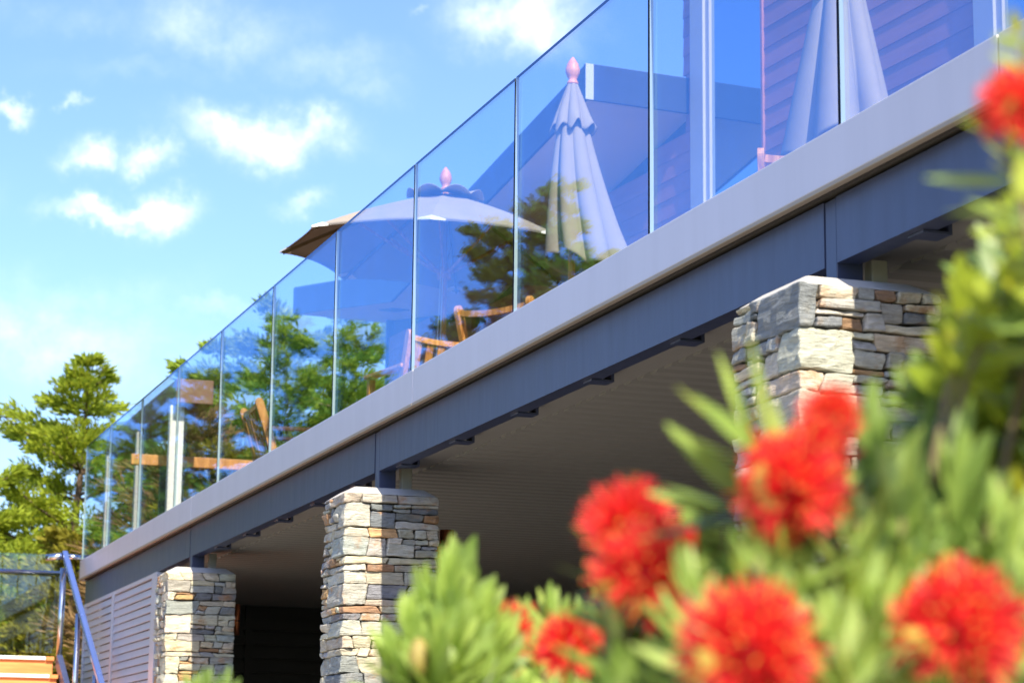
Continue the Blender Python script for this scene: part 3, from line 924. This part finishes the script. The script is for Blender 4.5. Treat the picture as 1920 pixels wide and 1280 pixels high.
# ------------------------------------------------------------------ teak chairs (seat faces local -Y)
def make_chair(label):
    root = thing('armchair', label, 'chair', (0, 0, DZ), group='teak armchairs along the balcony')
    W, Dp = .56, .50
    for sx in (-1, 1):
        x = sx * (W / 2 - .025)
        f = MB()
        pts = [(x, Dp / 2 - .03, 0), (x, Dp / 2 - .02, .42), (x, Dp / 2 + .05, .66), (x, Dp / 2 + .115, .845)]
        for p0, p1 in zip(pts[:-1], pts[1:]): f.bar(p0, p1, .03, .062, up=(0, 1, 0))
        # rounded head
        vs = []; ang = [pi * i / 8 for i in range(9)]
        d = Vector((0, .065, .185)).normalized(); nrm = Vector((0, d.z, -d.y)); e0 = Vector(pts[-1])
        for sd in (-.015, .015):
            for a in ang: vs.append(e0 + Vector((sd, 0, 0)) + nrm * (.031 * cos(a)) + d * (.038 * sin(a)))
        f.add(vs, [tuple(range(8, -1, -1)), tuple(range(9, 18))] + [(i, i + 1, i + 10, i + 9) for i in range(8)])
        f.build('back_post', 'teak', root, bevel=0.003, world=False)
        f = MB(); f.bar((x, -Dp / 2 + .03, 0), (x, -Dp / 2 + .03, .655), .04, .045); f.build('leg', 'teak', root, bevel=0.003, world=False)
        f = MB(); f.bar((x, -Dp / 2 - .03, .675), (x, Dp / 2 + .06, .665), .060, .026); f.build('armrest', 'teak', root, bevel=0.006, world=False)
        f = MB(); f.bar((x, -Dp / 2 + .03, .385), (x, Dp / 2 - .02, .385), .026, .06); f.build('seat_rail', 'teak', root, world=False)
    def bk(t, z): # point on the back plane
        y = Dp / 2 - .02 + (z - .42) * .31
        return Vector((t * (W / 2 - .045), y + .03 * (1 - t * t), z))
    f = MB()
    N = 8
    for i in range(N):
        t0, t1 = -1 + 2 * i / N, -1 + 2 * (i + 1) / N
        f.bar(bk(t0, .835 - .025 * (1 - t0 * t0)), bk(t1, .835 - .025 * (1 - t1 * t1)), .024, .034)
    f.build('top_rail', 'teak', root, world=False)
    f = MB()
    for i in range(N):
        t0, t1 = -1 + 2 * i / N, -1 + 2 * (i + 1) / N
        f.bar(bk(t0, .46), bk(t1, .46), .024, .05)
    f.build('lower_rail', 'teak', root, world=False)
    for i in range(6):
        t = -.80 + 1.6 * i / 5
        f = MB(); f.bar(bk(t, .47), bk(t, .825), .048, .012, up=(0, 1, 0)); f.build('back_slat', 'teak', root, bevel=0.003, world=False)
    for i in range(7):
        y = -Dp / 2 + .02 + i * .073
        f = MB(); f.box((-W / 2 + .03, y - .028, .415), (W / 2 - .03, y + .028, .432)); f.build('seat_slat', 'teak', root, world=False)
    return root
ch = make_chair('teak armchair with its slatted back turned to the sun under the open parasol')
ch.location = (4.16, 13.78, DZ); ch.rotation_euler = (0, 0, radians(187.5))
for (x, y, rz, lab, slats) in ((4.465, 12.60, 126, 'teak armchair with an open back frame between the open and the folded parasol', False),
                        (4.628, 9.074, 150, 'teak armchair with an open back frame below the cropped folded parasol', False),
                        (4.035, 16.5, 90, 'teak armchair seen side on with a leaning back post, farthest from the camera', True),
                        (5.20, 12.45, 20, 'teak armchair behind the folded parasol with just one post tip showing', True)):
    c = copy_tree(ch); c.location = (x, y, DZ); c.rotation_euler = (0, 0, radians(rz)); c['label'] = lab
    if not slats:
        for o in kids(c):
            if o.name.startswith('back_slat'): bpy.data.objects.remove(o)

# ------------------------------------------------------------------ pergola and timber rail at the far end
pg = thing('pergola', 'brown flat pergola beam on slim white posts at the far end of the balcony', 'pergola', (4.0, 20.6, DZ))
f = MB(); f.box((3.86, 20.5, 5.02), (4.20, 24.4, 5.24)); f.build('roof_beam', 'pergola_brown', pg, bevel=0.006)
for y in (20.66, 22.4, 24.2):
    zb = DZ if y < Y1 else 0.0
    wp = .13 if y < 21 else .07
    f = MB(); f.box((3.84, y, zb), (3.84 + wp, y + .09, 5.018)); f.build('post', 'white_paint' if y < 21 else 'frame_paint', pg, bevel=0.005)
tr = thing('timber_rail', 'orange timber top rail on short posts behind the far glass panels', 'rail', (4.4, 21.4, 0))
f = MB(); f.box((3.62, 21.36, 4.55), (5.3, 21.44, 4.65)); f.build('top_rail', 'teak', tr, bevel=0.006)
for x in (3.9, 4.55, 5.2):
    f = MB(); f.box((x, 21.37, 0.0), (x + .07, 21.43, 4.548)); f.build('post', 'dark_paint', tr)

# ------------------------------------------------------------------ stairs at the left edge
st = thing('timber_stairs', 'orange timber stairs with white nosings at the lower left', 'stairs', (1.9, 20.3, 0))
for i in range(13):
    z = 2.695 - i * .168; y = 20.52 - i * .29
    if z < .1: break
    f = MB(); f.box((0.9, y, z - .030), (2.80, y + .06, z)); f.build('nosing', 'nosing', st, bevel=0.004)
    f = MB(); f.box((0.9, y + .061, z - .030), (2.875, y + .32, z - .002)); f.build('tread', 'step_timber', st)
    f = MB(); f.box((0.9, y + .03, max(0, z - .169)), (2.865, y + .05, z - .031)); f.build('riser', 'step_timber', st)
    f = MB(); f.box((2.803, y - .002, z - .033), (2.872, y + .06, z + .001)); f.build('nosing_end', 'step_timber', st)
f = MB(); f.box((0.9, 20.83, 2.60), (2.9, 22.6, 2.69)); f.build('landing', 'step_timber', st)
sb = thing('stair_balustrade', 'steel posts, sloping blue handrail and glass panels beside the timber stairs', 'balustrade', (2.95, 20.7, 0))
f = MB(); f.tube([(.6, 20.88, 3.468), (2.97, 20.88, 3.458)], .021, 14); f.build('top_rail', 'steel', sb, True)
f = MB(); f.box((.6, 20.93, 2.75), (2.94, 20.942, 3.63)); f.build('glass_panel', 'stair_glass', sb)
f = MB(); f.bar((2.955, 20.76, 3.63), (3.0, 18.45, 2.27), .05, .060); f.build('handrail', 'rail_paint', sb, bevel=0.012)
f = MB(); f.tube([(2.93, 20.72, 3.60), (2.80, 20.80, 3.585)], .03, 12); f.tube([(2.99, 20.75, 3.60), (3.10, 20.78, 3.60)], .024, 12); f.build('rail_bracket', 'steel', sb, True)
for (x, y, z0, z1, r_) in ((2.955, 20.80, 2.62, 3.50, .028), (2.965, 19.85, 1.9, 3.03, .024), (2.985, 18.9, 1.2, 2.47, .024)):
    f = MB(); f.tube([(x, y, z0), (x, y, z1)], r_, 14); f.build('post', 'steel', sb, True)
f = MB(); f.bar((2.905, 20.45, 2.66), (2.93, 18.0, 1.35), .05, .11); f.build('stringer', 'beam_paint', sb, bevel=0.004)

# ------------------------------------------------------------------ trees
def frond(vs, fs, p, d, L, wdt, r):
    d = d.normalized()
    x = d.cross(Vector((r.uniform(-1, 1), r.uniform(-1, 1), r.uniform(-1, 1))))
    if x.length < 1e-3: return
    x.normalize()
    k = len(vs)
    vs.extend([p, p + d * L * .45 + x * wdt * .5, p + d * L, p + d * L * .45 - x * wdt * .5])
    fs.append((k, k + 1, k + 2, k + 3))
def tree(name, label, x, y, H, rmax, seed, mat, nlimb=70, start=.18, power=.8, droop=.1, clump=26, fl=.13, fwid=.038, group=None, cat='tree', lean=(0, 0), tiers=0, irregular=.35):
    r = random.Random(seed)
    root = thing(name, label, cat, (x, y, 0), group=group)
    tr = MB(); N = 9
    axis = []
    for i in range(N + 1):
        s = i / N
        axis.append(Vector((x + lean[0] * s + .10 * sin(s * 5 + seed), y + lean[1] * s + .08 * sin(s * 4 + seed * 2), H * .985 * s)))
    tr.tube(axis, [max(.012, H * .022 * (1 - i / N) ** 1.1 + .01) for i in range(N + 1)], 9)
    def ax(s):
        q = min(max(s, 0), .9999) * N; i = int(q); return axis[i].lerp(axis[i + 1], q - i)
    vs = []; fs = []
    for i in range(nlimb):
        s = start + (1 - start) * ((i + r.random()) / nlimb) ** .9
        if tiers: s = start + (1 - start) * (round((s - start) / (1 - start) * tiers) / tiers) + r.uniform(-.012, .012)
        s = min(s, .985)
        a = i * 2.39996 + r.uniform(-.5, .5)
        prof = (1 - s) ** power * min(1, .55 + (s - start) * 3.0)
        L = rmax * prof * (1 + r.uniform(-irregular, irregular)) + .10
        p0 = ax(s)
        d = Vector((cos(a), sin(a), r.uniform(-.10, .16) - droop + .30 * s))
        pts = []
        for q in range(6):
            u = q / 5
            pts.append(p0 + d * (L * u) + Vector((r.uniform(-1, 1), r.uniform(-1, 1), 0)) * .04 * L * u + Vector((0, 0, .10 * L * u * u)))
        tr.tube(pts, [max(.004, .035 * L * (1 - .85 * q / 5) * .5 + .004) for q in range(6)], 5, caps=False)
        nc = max(4, int(L * 13))
        side = Vector((-d.y, d.x, 0)).normalized()
        for c in range(nc):
            u = .22 + .80 * ((c + r.random()) / nc)
            qq = min(u, .999) * 5; k = int(qq); base = pts[k].lerp(pts[k + 1], qq - k)
            base = base + side * (r.gauss(0, 1) * (.03 + .16 * L) * (.12 + sin(pi * min(1, u) ** 1.1))) + Vector((0, 0, r.gauss(0, .5) * (.03 + .035 * L)))
            cr = (.10 + .045 * L) * r.uniform(.6, 1.25) * (1.15 - .55 * u)
            for m in range(int(clump * 1.9 * r.uniform(.6, 1.3))):
                o = Vector((r.gauss(0, 1), r.gauss(0, 1), r.gauss(0, .45))) * cr * .6
                dd = Vector((d.x, d.y, .25)).normalized() + o.normalized() * .7 + Vector((0, 0, r.uniform(-.1, .5)))
                frond(vs, fs, base + o, dd, fl * r.uniform(.6, 1.3), fwid * r.uniform(.6, 1.3), r)
    for m in range(150):   # leader
        p = ax(1 - r.random() * .14)
        frond(vs, fs, p + Vector((r.gauss(0, .02), r.gauss(0, .02), 0)), Vector((r.gauss(0, .6), r.gauss(0, .6), 1)), fl * .9, fwid * .8, r)
    tr.build('trunk', 'bark', root, True)
    cr_ = MB(); cr_.add(vs, fs)
    o = cr_.build('crown', mat, root)
    return root
GB = 'conifers behind the balcony'
tree('conifer_tree', 'sunlit yellow-green conifer with a pointed top left of the glass', 5.05, 34.6, 8.1, 4.5, 3, 'conifer_yellow', 92, .18, 1.08, -.03, 24, irregular=.65, tiers=15, group=GB)
tree('conifer_tree', 'lower spreading yellow-green conifer cut by the left edge', 3.2, 33.0, 6.2, 2.5, 5, 'conifer_yellow', 66, .2, .6, .05, 26, irregular=.45, tiers=10, group=GB)
tree('conifer_tree', 'broad green conifer low behind the stair glass', 4.5, 30.5, 4.9, 1.9, 8, 'conifer_olive', 60, .08, .55, .1, 26, irregular=.4, group=GB)
tree('pine_tree', 'dense green pine seen through the sixth glass panel left of the open parasol', 6.75, 28.7, 7.8, 2.3, 13, 'conifer_green', 64, .2, .6, .05, 26, tiers=11, group=GB)
tree('pine_tree', 'pine with flat tiered branches just left of the house wall end', 7.55, 28.4, 7.8, 2.0, 14, 'conifer_green', 56, .2, .45, .05, 24, tiers=9, group=GB)
tree('pine_tree', 'green pine behind the side-on armchair', 6.2, 30.2, 7.6, 2.2, 15, 'conifer_green', 60, .2, .7, .05, 24, tiers=10, group=GB)
tree('conifer_tree', 'slim twin-spired conifer above the pergola beam', 6.05, 31.0, 7.3, .9, 16, 'conifer_green', 60, .3, .8, .0, 22, group=GB)
tree('bare_tree', 'brown twiggy tree behind the pergola posts', 5.3, 27.5, 6.1, 1.5, 17, 'twig_brown', 70, .12, .45, .0, 16, .22, .022, group=GB)
tree('bare_tree', 'brown and olive shrubby tree low behind the timber rail', 5.9, 27.0, 5.6, 1.4, 18, 'conifer_olive', 60, .1, .45, .0, 16, .16, .05, group=GB)
tree('bare_tree', 'rusty brown twiggy tree low between pergola and pines', 6.5, 26.0, 5.3, 1.3, 19, 'twig_brown', 60, .1, .45, .0, 16, .2, .025, group=GB)
GR = 'conifers across the lawn mirrored in the glass'
for i, (x, y, H, rm, mt, lab) in enumerate((
        (-2.45, 25.7, 8.5, .62, 'conifer_olive', 'slim olive conifer mirrored at the edge of the open parasol'),
        (-2.9, 25.6, 8.75, .50, 'conifer_olive', 'golden leaning conifer mirrored between the two parasols'),
        (-3.17, 25.4, 9.0, .55, 'conifer_green', 'tall dark conifer mirrored over the folded parasol'),
        (-3.65, 25.5, 8.1, .50, 'conifer_green', 'shorter conifer mirrored at the hem of the folded parasol'),
        (-1.95, 26.2, 7.3, 1.5, 'conifer_olive', 'rounded olive conifer mirrored behind the slatted armchair'),
        (-2.65, 24.6, 7.4, .9, 'conifer_olive', 'bushy conifer low in the mirrored row'),
        (-.64, 28.7, 7.7, 1.9, 'conifer_green', 'broad conifer mirrored in the panes left of the open parasol'),
        (0.3, 33.0, 7.6, 1.6, 'conifer_yellow', 'broad yellow conifer mirrored in the far panes'),
        (-1.2, 27.4, 7.0, 1.5, 'conifer_green', 'low green conifer mirrored beneath the open parasol'),
        (-3.3, 24.2, 6.9, 1.0, 'conifer_olive', 'low bushy conifer mirrored under the folded parasol'),
        (1.2, 35.0, 7.2, 1.7, 'conifer_yellow', 'yellow-green conifer mirrored behind the pergola posts'),
        (-1.36, 28.4, 7.6, 1.6, 'conifer_yellow', 'yellow-green conifer mirrored beside the house wall end'),
        (0.15, 29.8, 7.1, 1.6, 'conifer_olive', 'olive conifer mirrored behind the side-on armchair'),
        (0.8, 29.5, 6.0, 1.5, 'conifer_green', 'low green conifer mirrored in the last panes'))):
    tree('conifer_tree', lab, x, y, H, rm, 40 + i, mt, 60, .15, .45 if rm < .8 else .75, 0.0, 22, group=GR)

# ------------------------------------------------------------------ foreground shrubs
def leaf_mesh(name, mat, L, W, tip=1.0, bend=.12, fold=.18, rows=7):
    mb = MB(); vs = []; fs = []
    for i in range(rows + 1):
        s = i / rows
        wd = W * .5 * (sin(pi * min(1, s ** .85 * .97 + .03)) ** tip) + .0006
        y = L * s; z = bend * L * s * s
        vs += [(-wd, y, z + fold * wd), (0, y, z), (wd, y, z + fold * wd)]
    for i in range(rows):
        a = i * 3
        fs += [(a, a + 1, a + 4, a + 3), (a + 1, a + 2, a + 5, a + 4)]
    mb.add(vs, fs)
    return mb.mesh(name, mat, smooth=True), vs, fs
def frame(d, roll):
    y = Vector(d).normalized()
    x = y.cross(Vector((0.0, -0.62, 0.78)))      # blades face the sunny side
    if x.length < 1e-3: x = Vector((1, 0, 0))
    x.normalize(); z = x.cross(y)
    M = Matrix((x, y, z)).transposed()
    return M @ Matrix.Rotation(roll, 3, 'Y')
class Shrub:
    def __init__(s, name, label, loc, leafdef, seed, limit=290, stuffmat='leaf_stuff'):
        s.root = thing(name, label, 'shrub', loc)
        s.leaves = []; s.stems = MB(); s.ld = leafdef; s.r = random.Random(seed); s.limit = limit; s.sm = stuffmat
    def leaf(s, p, d, size=1.0, roll=None, kind=0):
        # blades turn their upper side towards the open sky
        s.leaves.append((Vector(p), Vector(d), size, s.r.uniform(-.6, .6) if roll is None else roll, kind))
    def sprig(s, tip, axis, L=.12, n=26, size=1.0, lo=70, hi=10, kind=0, stem=.004):
        r = s.r; tip = Vector(tip); ax = Vector(axis).normalized()
        x = ax.orthogonal().normalized(); y = ax.cross(x)
        for i in range(n):
            t = (i + .5) / n
            a = i * 2.39996 + r.uniform(-.3, .3)
            th = radians(lo + (hi - lo) * t ** 1.2 + r.uniform(-9, 9))
            d = ax * cos(th) + (x * cos(a) + y * sin(a)) * sin(th)
            s.leaf(tip - ax * L * (1 - t), d, size * (.75 + .35 * sin(pi * min(1, t + .15))) * r.uniform(.85, 1.15), kind=kind)
        base = Vector(s.root.location)
        b = tip - ax * L
        foot = Vector((base.x + r.uniform(-.12, .12), base.y + r.uniform(-.12, .12), 0))
        mid = b - ax * .25 + Vector((0, 0, -.15))
        m2 = foot.lerp(mid, .55) + Vector((r.uniform(-.05, .05), r.uniform(-.05, .05), .12))
        s.stems.tube([tip - ax * .01, b, mid, m2, foot], [stem * .5, stem, stem * 1.6, stem * 2.2, stem * 2.6], 6)
    def finish(s):
        org = Vector(s.root.location)
        meshes = [leaf_mesh('leaf', *ld) for ld in s.ld]
        def show(q):
            u, v, z = px(q[0])
            out_ = max(0, -u, u - 1920, -v, v - 1280)
            return z + out_ * .004
        s.leaves.sort(key=show)
        vs = []; fs = []
        for i, (p, d, size, roll, kind) in enumerate(s.leaves):
            R3 = frame(d, roll)
            if i < s.limit:
                o = bpy.data.objects.new('leaf', meshes[kind][0]); COL.objects.link(o); o.parent = s.root
                M = (R3 * size).to_4x4(); M.translation = p - org
                o.matrix_local = M
            else:
                k = len(vs)
                vs += [tuple(R3 @ Vector(q) * size + p) for q in meshes[kind][1]]
                fs += [tuple(k + j for j in f_) for f_ in meshes[kind][2]]
        if fs:
            mb = MB(); mb.add(vs, fs); o = mb.build('foliage', s.sm, s.root, True); o['kind'] = 'stuff'
        s.stems.build('stems', 'stem_brown', s.root, True)

def flower_mesh(seed, R):
    r = random.Random(seed)
    st = MB(); an = MB()
    for i in range(520):
        z = 1 - 1.72 * (i + .5) / 520; a = i * 2.39996
        q = sqrt(max(0, 1 - z * z))
        d = Vector((q * cos(a) + r.uniform(-.15, .15), q * sin(a) + r.uniform(-.15, .15), z + r.uniform(-.1, .15))).normalized()
        lobe = 1 + .07 * sin(3 * atan2(d.y, d.x) + seed) * q + .05 * cos(5 * z + seed)
        L = R * r.uniform(.80, 1.04) * lobe
        cu = Vector((r.uniform(-1, 1), r.uniform(-1, 1), r.uniform(-.3, 1))) * .10 * R
        x = d.orthogonal().normalized()
        x = x * cos(a * 3) + d.cross(x) * sin(a * 3)
        wd = R * .034
        p0 = d * R * .12; p1 = d * L * .6 + cu * .4; p2 = d * L + cu
        st.add([p0 - x * wd * .6, p0 + x * wd * .6, p1 + x * wd, p1 - x * wd, p2 + x * wd * .7, p2 - x * wd * .7], [(0, 1, 2, 3), (3, 2, 4, 5)])
        if i % 3 == 0:
            e = R * .028
            an.add([p2 + Vector((e, 0, 0)), p2 + Vector((0, e, 0)), p2 + Vector((-e, -e, 0)), p2 + Vector((0, 0, e * 1.6))], [(0, 1, 3), (1, 2, 3), (2, 0, 3), (0, 2, 1)])
    core = MB(); core.lathe([(0, -.35 * R), (.30 * R, -.2 * R), (.36 * R, .05 * R), (.2 * R, .3 * R), (0, .38 * R)], 12)
    return st.mesh('stamens', 'petal_red', True), an.mesh('anthers', 'anther_yellow'), core.mesh('heart', 'petal_red', True)
FM = [flower_mesh(s_, .045) for s_ in (1, 2, 3)]
def flower(shrub, p, diam_px, axis=(0, -.3, 1), k=0, bracts=2):
    u, v, z = px(p)
    R = diam_px / 2 * z / FPX
    sc = R / .045
    r = shrub.r
    M3 = frame(axis, r.uniform(0, 6)) @ Matrix.Rotation(-pi / 2, 3, 'X')
    e = bpy.data.objects.new('flower', FM[k][0]); COL.objects.link(e); e.parent = shrub.root
    M = (M3 * sc).to_4x4(); M.translation = Vector(p) - Vector(shrub.root.location); e.matrix_local = M
    for me, nm in ((FM[k][1], 'anthers'), (FM[k][2], 'heart')):
        o = bpy.data.objects.new(nm, me); COL.objects.link(o); o.parent = e
        if nm == 'anthers': o['kind'] = 'stuff'
    toward = (Vector(EYE) - Vector(p)).normalized()
    for i in range(bracts):
        me, _, _ = BR
        o = bpy.data.objects.new('bract', me); COL.objects.link(o); o.parent = e
        dd = (M3.inverted() @ (toward * .5 + Vector((r.uniform(-1, 1), r.uniform(-.5, .5), r.uniform(-1, .7)))).normalized())
        Mb = (frame(dd, r.uniform(-1, 1)) * 1.0).to_4x4()
        off = (M3.inverted() @ (toward * .5 + Vector((r.choice((-1, 1)) * r.uniform(.3, 1), 0, r.uniform(-1, .3)))).normalized()) * .036
        Mb.translation = off; o.matrix_local = Mb
    return e
BR = leaf_mesh('bract', 'bract_gold', .022, .010, .8)
rr = random.Random(5)

# -- red-flowering shrub, lower right
A = Shrub('flowering_shrub', 'big red-flowering shrub out of focus across the lower right', (0.95, 1.62, 0),
          [('leaf_green', .062, .0128, .95, .10, .2), ('leaf_green', .045, .0115, .8, .15, .2)], 21)
flA = [(1176, 988, 190, 1.72, 0), (1210, 1085, 222, 1.68, 1), (1270, 1030, 110, 1.74, 2), (1480, 918, 228, 1.60, 1), (1525, 850, 150, 1.63, 2), (1558, 780, 122, 1.65, 0),
       (1400, 1222, 280, 1.48, 0), (1795, 1180, 268, 1.48, 2), (1912, 205, 165, 1.45, 1), (1450, 985, 120, 1.62, 0), (1250, 1125, 110, 1.7, 2)]
for (u, v, dpx, z, k) in flA:
    flower(A, at(u, v, z), dpx, (rr.uniform(-.4, .4), -.6, .9), k, 2 if dpx > 150 else 1)
    p = at(u, v, z); A.sprig(p + Vector((0, .02, -.012)), (rr.uniform(-.3, .3), .15, 1), .07, 12, .85, 85, 55)
# named sprays
for (u, v, z, ax_, L, n, sz, lo, hi) in ((1400, 815, 1.62, (-.75, .1, .8), .05, 7, 1.25, 40, 8), (1360, 950, 1.64, (-1, .1, .05), .04, 5, 1.2, 35, 8),
        (1640, 840, 1.70, (.05, .1, 1), .12, 26, 1.1, 70, 8), (1560, 900, 1.72, (.1, .1, 1), .13, 22, 1.0, 70, 12), (1740, 850, 1.75, (.15, .1, 1), .13, 26, 1.1, 70, 8), (1690, 930, 1.62, (0, 0, 1), .14, 30, 1.1, 75, 10),
        (1800, 880, 1.66, (.2, .1, 1), .14, 26, 1.1, 70, 10), (1330, 1040, 1.66, (-.1, .1, 1), .10, 22, .85, 70, 10), (1290, 1000, 1.8, (.1, .1, 1), .09, 16, .8, 60, 10),
        (1600, 1020, 1.60, (-.05, .05, 1), .12, 26, 1.0, 80, 20), (1880, 980, 1.6, (.1, 0, 1), .14, 26, 1.0, 80, 15), (1560, 1180, 1.52, (0, -.05, 1), .10, 22, .85, 80, 15),
        (1640, 1130, 1.56, (.1, 0, 1), .10, 22, .9, 80, 15), (1470, 1090, 1.62, (0, 0, 1), .1, 20, .8, 80, 20), (1150, 1130, 2.5, (-.25, .1, 1), .10, 24, .95, 65, 10),
        (1230, 1200, 1.75, (-.1, 0, 1), .10, 22, .8, 75, 12), (1245, 1260, 1.7, (.2, 0, 1), .1, 20, .8, 75, 15),
        (1330, 1110, 1.7, (.2, 0, 1), .09, 18, .8, 75, 20), (1890, 1080, 1.55, (.1, 0, 1), .1, 20, .9, 80, 20), (1720, 1050, 1.6, (.1, 0, 1), .1, 22, .9, 80, 20), (1600, 1250, 1.48, (.1, 0, 1), .1, 22, .9, 80, 20)):
    A.sprig(at(u, v, z), ax_, L, n, sz, lo, hi)
# filling twigs behind and below
for i in range(115):
    u = rr.uniform(1120, 2050); z = rr.uniform(1.55, 2.15)
    vmin = 1010 - .22 * (u - 1250) if u > 1250 else 1010 + (1250 - u) * 1.2
    v = rr.uniform(max(vmin, 830) + 40, 1420)
    A.sprig(at(u, v, z), (rr.uniform(-.5, .5), rr.uniform(-.4, .4), 1), .10, 18, rr.uniform(.7, 1.0), 85, 15, kind=rr.choice((0, 1)))
A.finish()

# -- glossy-leaved shrub, upper right
B = Shrub('leafy_shrub', 'tall glossy-leaved shrub climbing up the right edge', (1.12, 1.72, 0),
          [('leaf_glossy', .050, .022, .85, .12, .25), ('leaf_glossy', .036, .018, .85, .2, .3)], 31)
for (u, v, z, ax_, L, n, sz, lo, hi, kd) in ((1800, 560, 1.80, (.0, -.1, 1), .05, 7, 1.0, 45, 10, 0), (1790, 640, 1.80, (-.2, -.1, 1), .10, 12, 1.0, 80, 30, 0), (1850, 640, 1.85, (.7, 0, .8), .08, 9, .9, 70, 20, 0),
        (1880, 400, 1.66, (-.6, 0, .7), .09, 10, .9, 75, 20, 1), (1915, 330, 1.62, (-.2, 0, 1), .10, 14, .9, 80, 20, 1), (1900, 500, 1.68, (-.5, 0, .8), .10, 14, .9, 80, 20, 0), (1910, 150, 1.5, (-.4, 0, 1), .05, 8, .9, 80, 30, 1),
        (1870, 440, 1.7, (-.9, 0, .3), .06, 8, .9, 60, 20, 1), (1700, 740, 1.85, (-.8, 0, .5), .06, 7, 1.0, 60, 20, 0), (1760, 720, 1.9, (-.4, 0, .9), .09, 12, 1.0, 80, 30, 0), (1880, 290, 1.6, (-.6, 0, .6), .05, 7, .8, 70, 20, 1),
        (1905, 60, 1.5, (-.3, 0, 1), .04, 5, .8, 80, 30, 1)):
    B.sprig(at(u, v, z), ax_, L, n, sz, lo, hi, kind=kd, stem=.003)
for i in range(120):
    v = rr.uniform(380, 1100)
    umin = 1885 - (v - 380) * .45 if v < 760 else 1715
    u = rr.uniform(umin + 25, 2060); z = rr.uniform(1.7, 2.2)
    B.sprig(at(u, v, z), (rr.uniform(-.7, .5), rr.uniform(-.4, .4), .9), .09, 12, rr.uniform(.75, 1.05), 88, 25, kind=rr.choice((0, 1)), stem=.003)
B.finish()

# -- upright leafy spray in front of the middle pillar
Cc = Shrub('leafy_spray_shrub', 'bright green shrub of upright narrow leaves before the middle pillar', (0.76, 2.36, 0),
           [('leaf_green', .060, .0140, .62, .06, .22), ('leaf_green', .05, .0135, .62, .1, .22)], 41)
for (u, v, z, ax_, L, n, sz, lo, hi) in ((845, 1085, 2.40, (.02, .0, 1), .15, 80, 1.0, 66, 6), (875, 1075, 2.44, (.12, .0, 1), .13, 50, .95, 60, 6), (800, 1120, 2.42, (-.15, .0, 1), .12, 50, .95, 62, 6), (820, 1200, 2.3, (0, -.1, 1), .1, 44, .9, 75, 10), (935, 1200, 2.42, (.35, 0, 1), .1, 40, .9, 65, 8), (770, 1180, 2.36, (-.12, -.05, 1), .10, 40, .95, 70, 8), (730, 1230, 2.33, (-.35, -.05, 1), .09, 34, .9, 75, 12),
        (905, 1150, 2.42, (.3, .05, 1), .12, 44, 1.0, 62, 8), (860, 1180, 2.33, (.1, -.1, 1), .1, 40, .9, 70, 10), (800, 1260, 2.30, (-.1, -.1, 1), .1, 36, .9, 80, 15), (890, 1260, 2.34, (.15, -.1, 1), .1, 36, .9, 80, 15),
        (390, 1290, 2.6, (-.05, 0, 1), .07, 14, .7, 60, 10), (360, 1300, 2.6, (-.2, 0, 1), .07, 12, .7, 60, 10), (425, 1300, 2.62, (.2, 0, 1), .07, 12, .7, 60, 10)):
    Cc.sprig(at(u, v, z), ax_, L, n, sz, lo, hi)
b = MB()
pb = at(785, 1228, 2.29)
b.lathe([(0, -.022), (.007, -.019), (.011, -.006), (.010, .005), (.006, .014), (0, .018)], 14, tuple(pb))
b.build('flower_bud', 'flower_bud', Cc.root, True)
Cc.finish()

# -- smaller flowering shrub between spray and big shrub
Dd = Shrub('flowering_shrub', 'small red-flowering shrub between the leafy spray and the big shrub', (0.93, 2.56, 0),
           [('leaf_green', .058, .0135, .7, .10, .2)], 51)
for (u, v, dpx, z, k) in ((1068, 1215, 150, 2.22, 0), (955, 1175, 95, 2.45, 1), (945, 1225, 90, 2.5, 2), (990, 1150, 46, 2.7, 0), (1180, 1285, 60, 2.2, 2)):
    flower(Dd, at(u, v, z), dpx, (rr.uniform(-.3, .3), -.5, 1), k, 1)
for (u, v, z, ax_, L, n, sz, lo, hi) in ((1030, 1150, 2.68, (-.1, .1, 1), .08, 22, .95, 70, 10), (985, 1175, 2.62, (-.3, 0, 1), .08, 20, .9, 70, 10), (1100, 1165, 2.7, (.2, .1, 1), .09, 22, .9, 70, 10),
        (1010, 1240, 2.58, (-.4, 0, 1), .09, 22, .9, 80, 15), (1135, 1260, 2.5, (.3, 0, 1), .09, 22, .9, 80, 15), (1060, 1290, 2.5, (0, -.1, 1), .09, 24, .9, 85, 15), (980, 1300, 2.55, (-.3, 0, 1), .09, 22, .9, 85, 15),
        (1150, 1300, 2.5, (.2, 0, 1), .1, 22, .9, 85, 15)):
    Dd.sprig(at(u, v, z), ax_, L, n, sz, lo, hi)
Dd.finish()
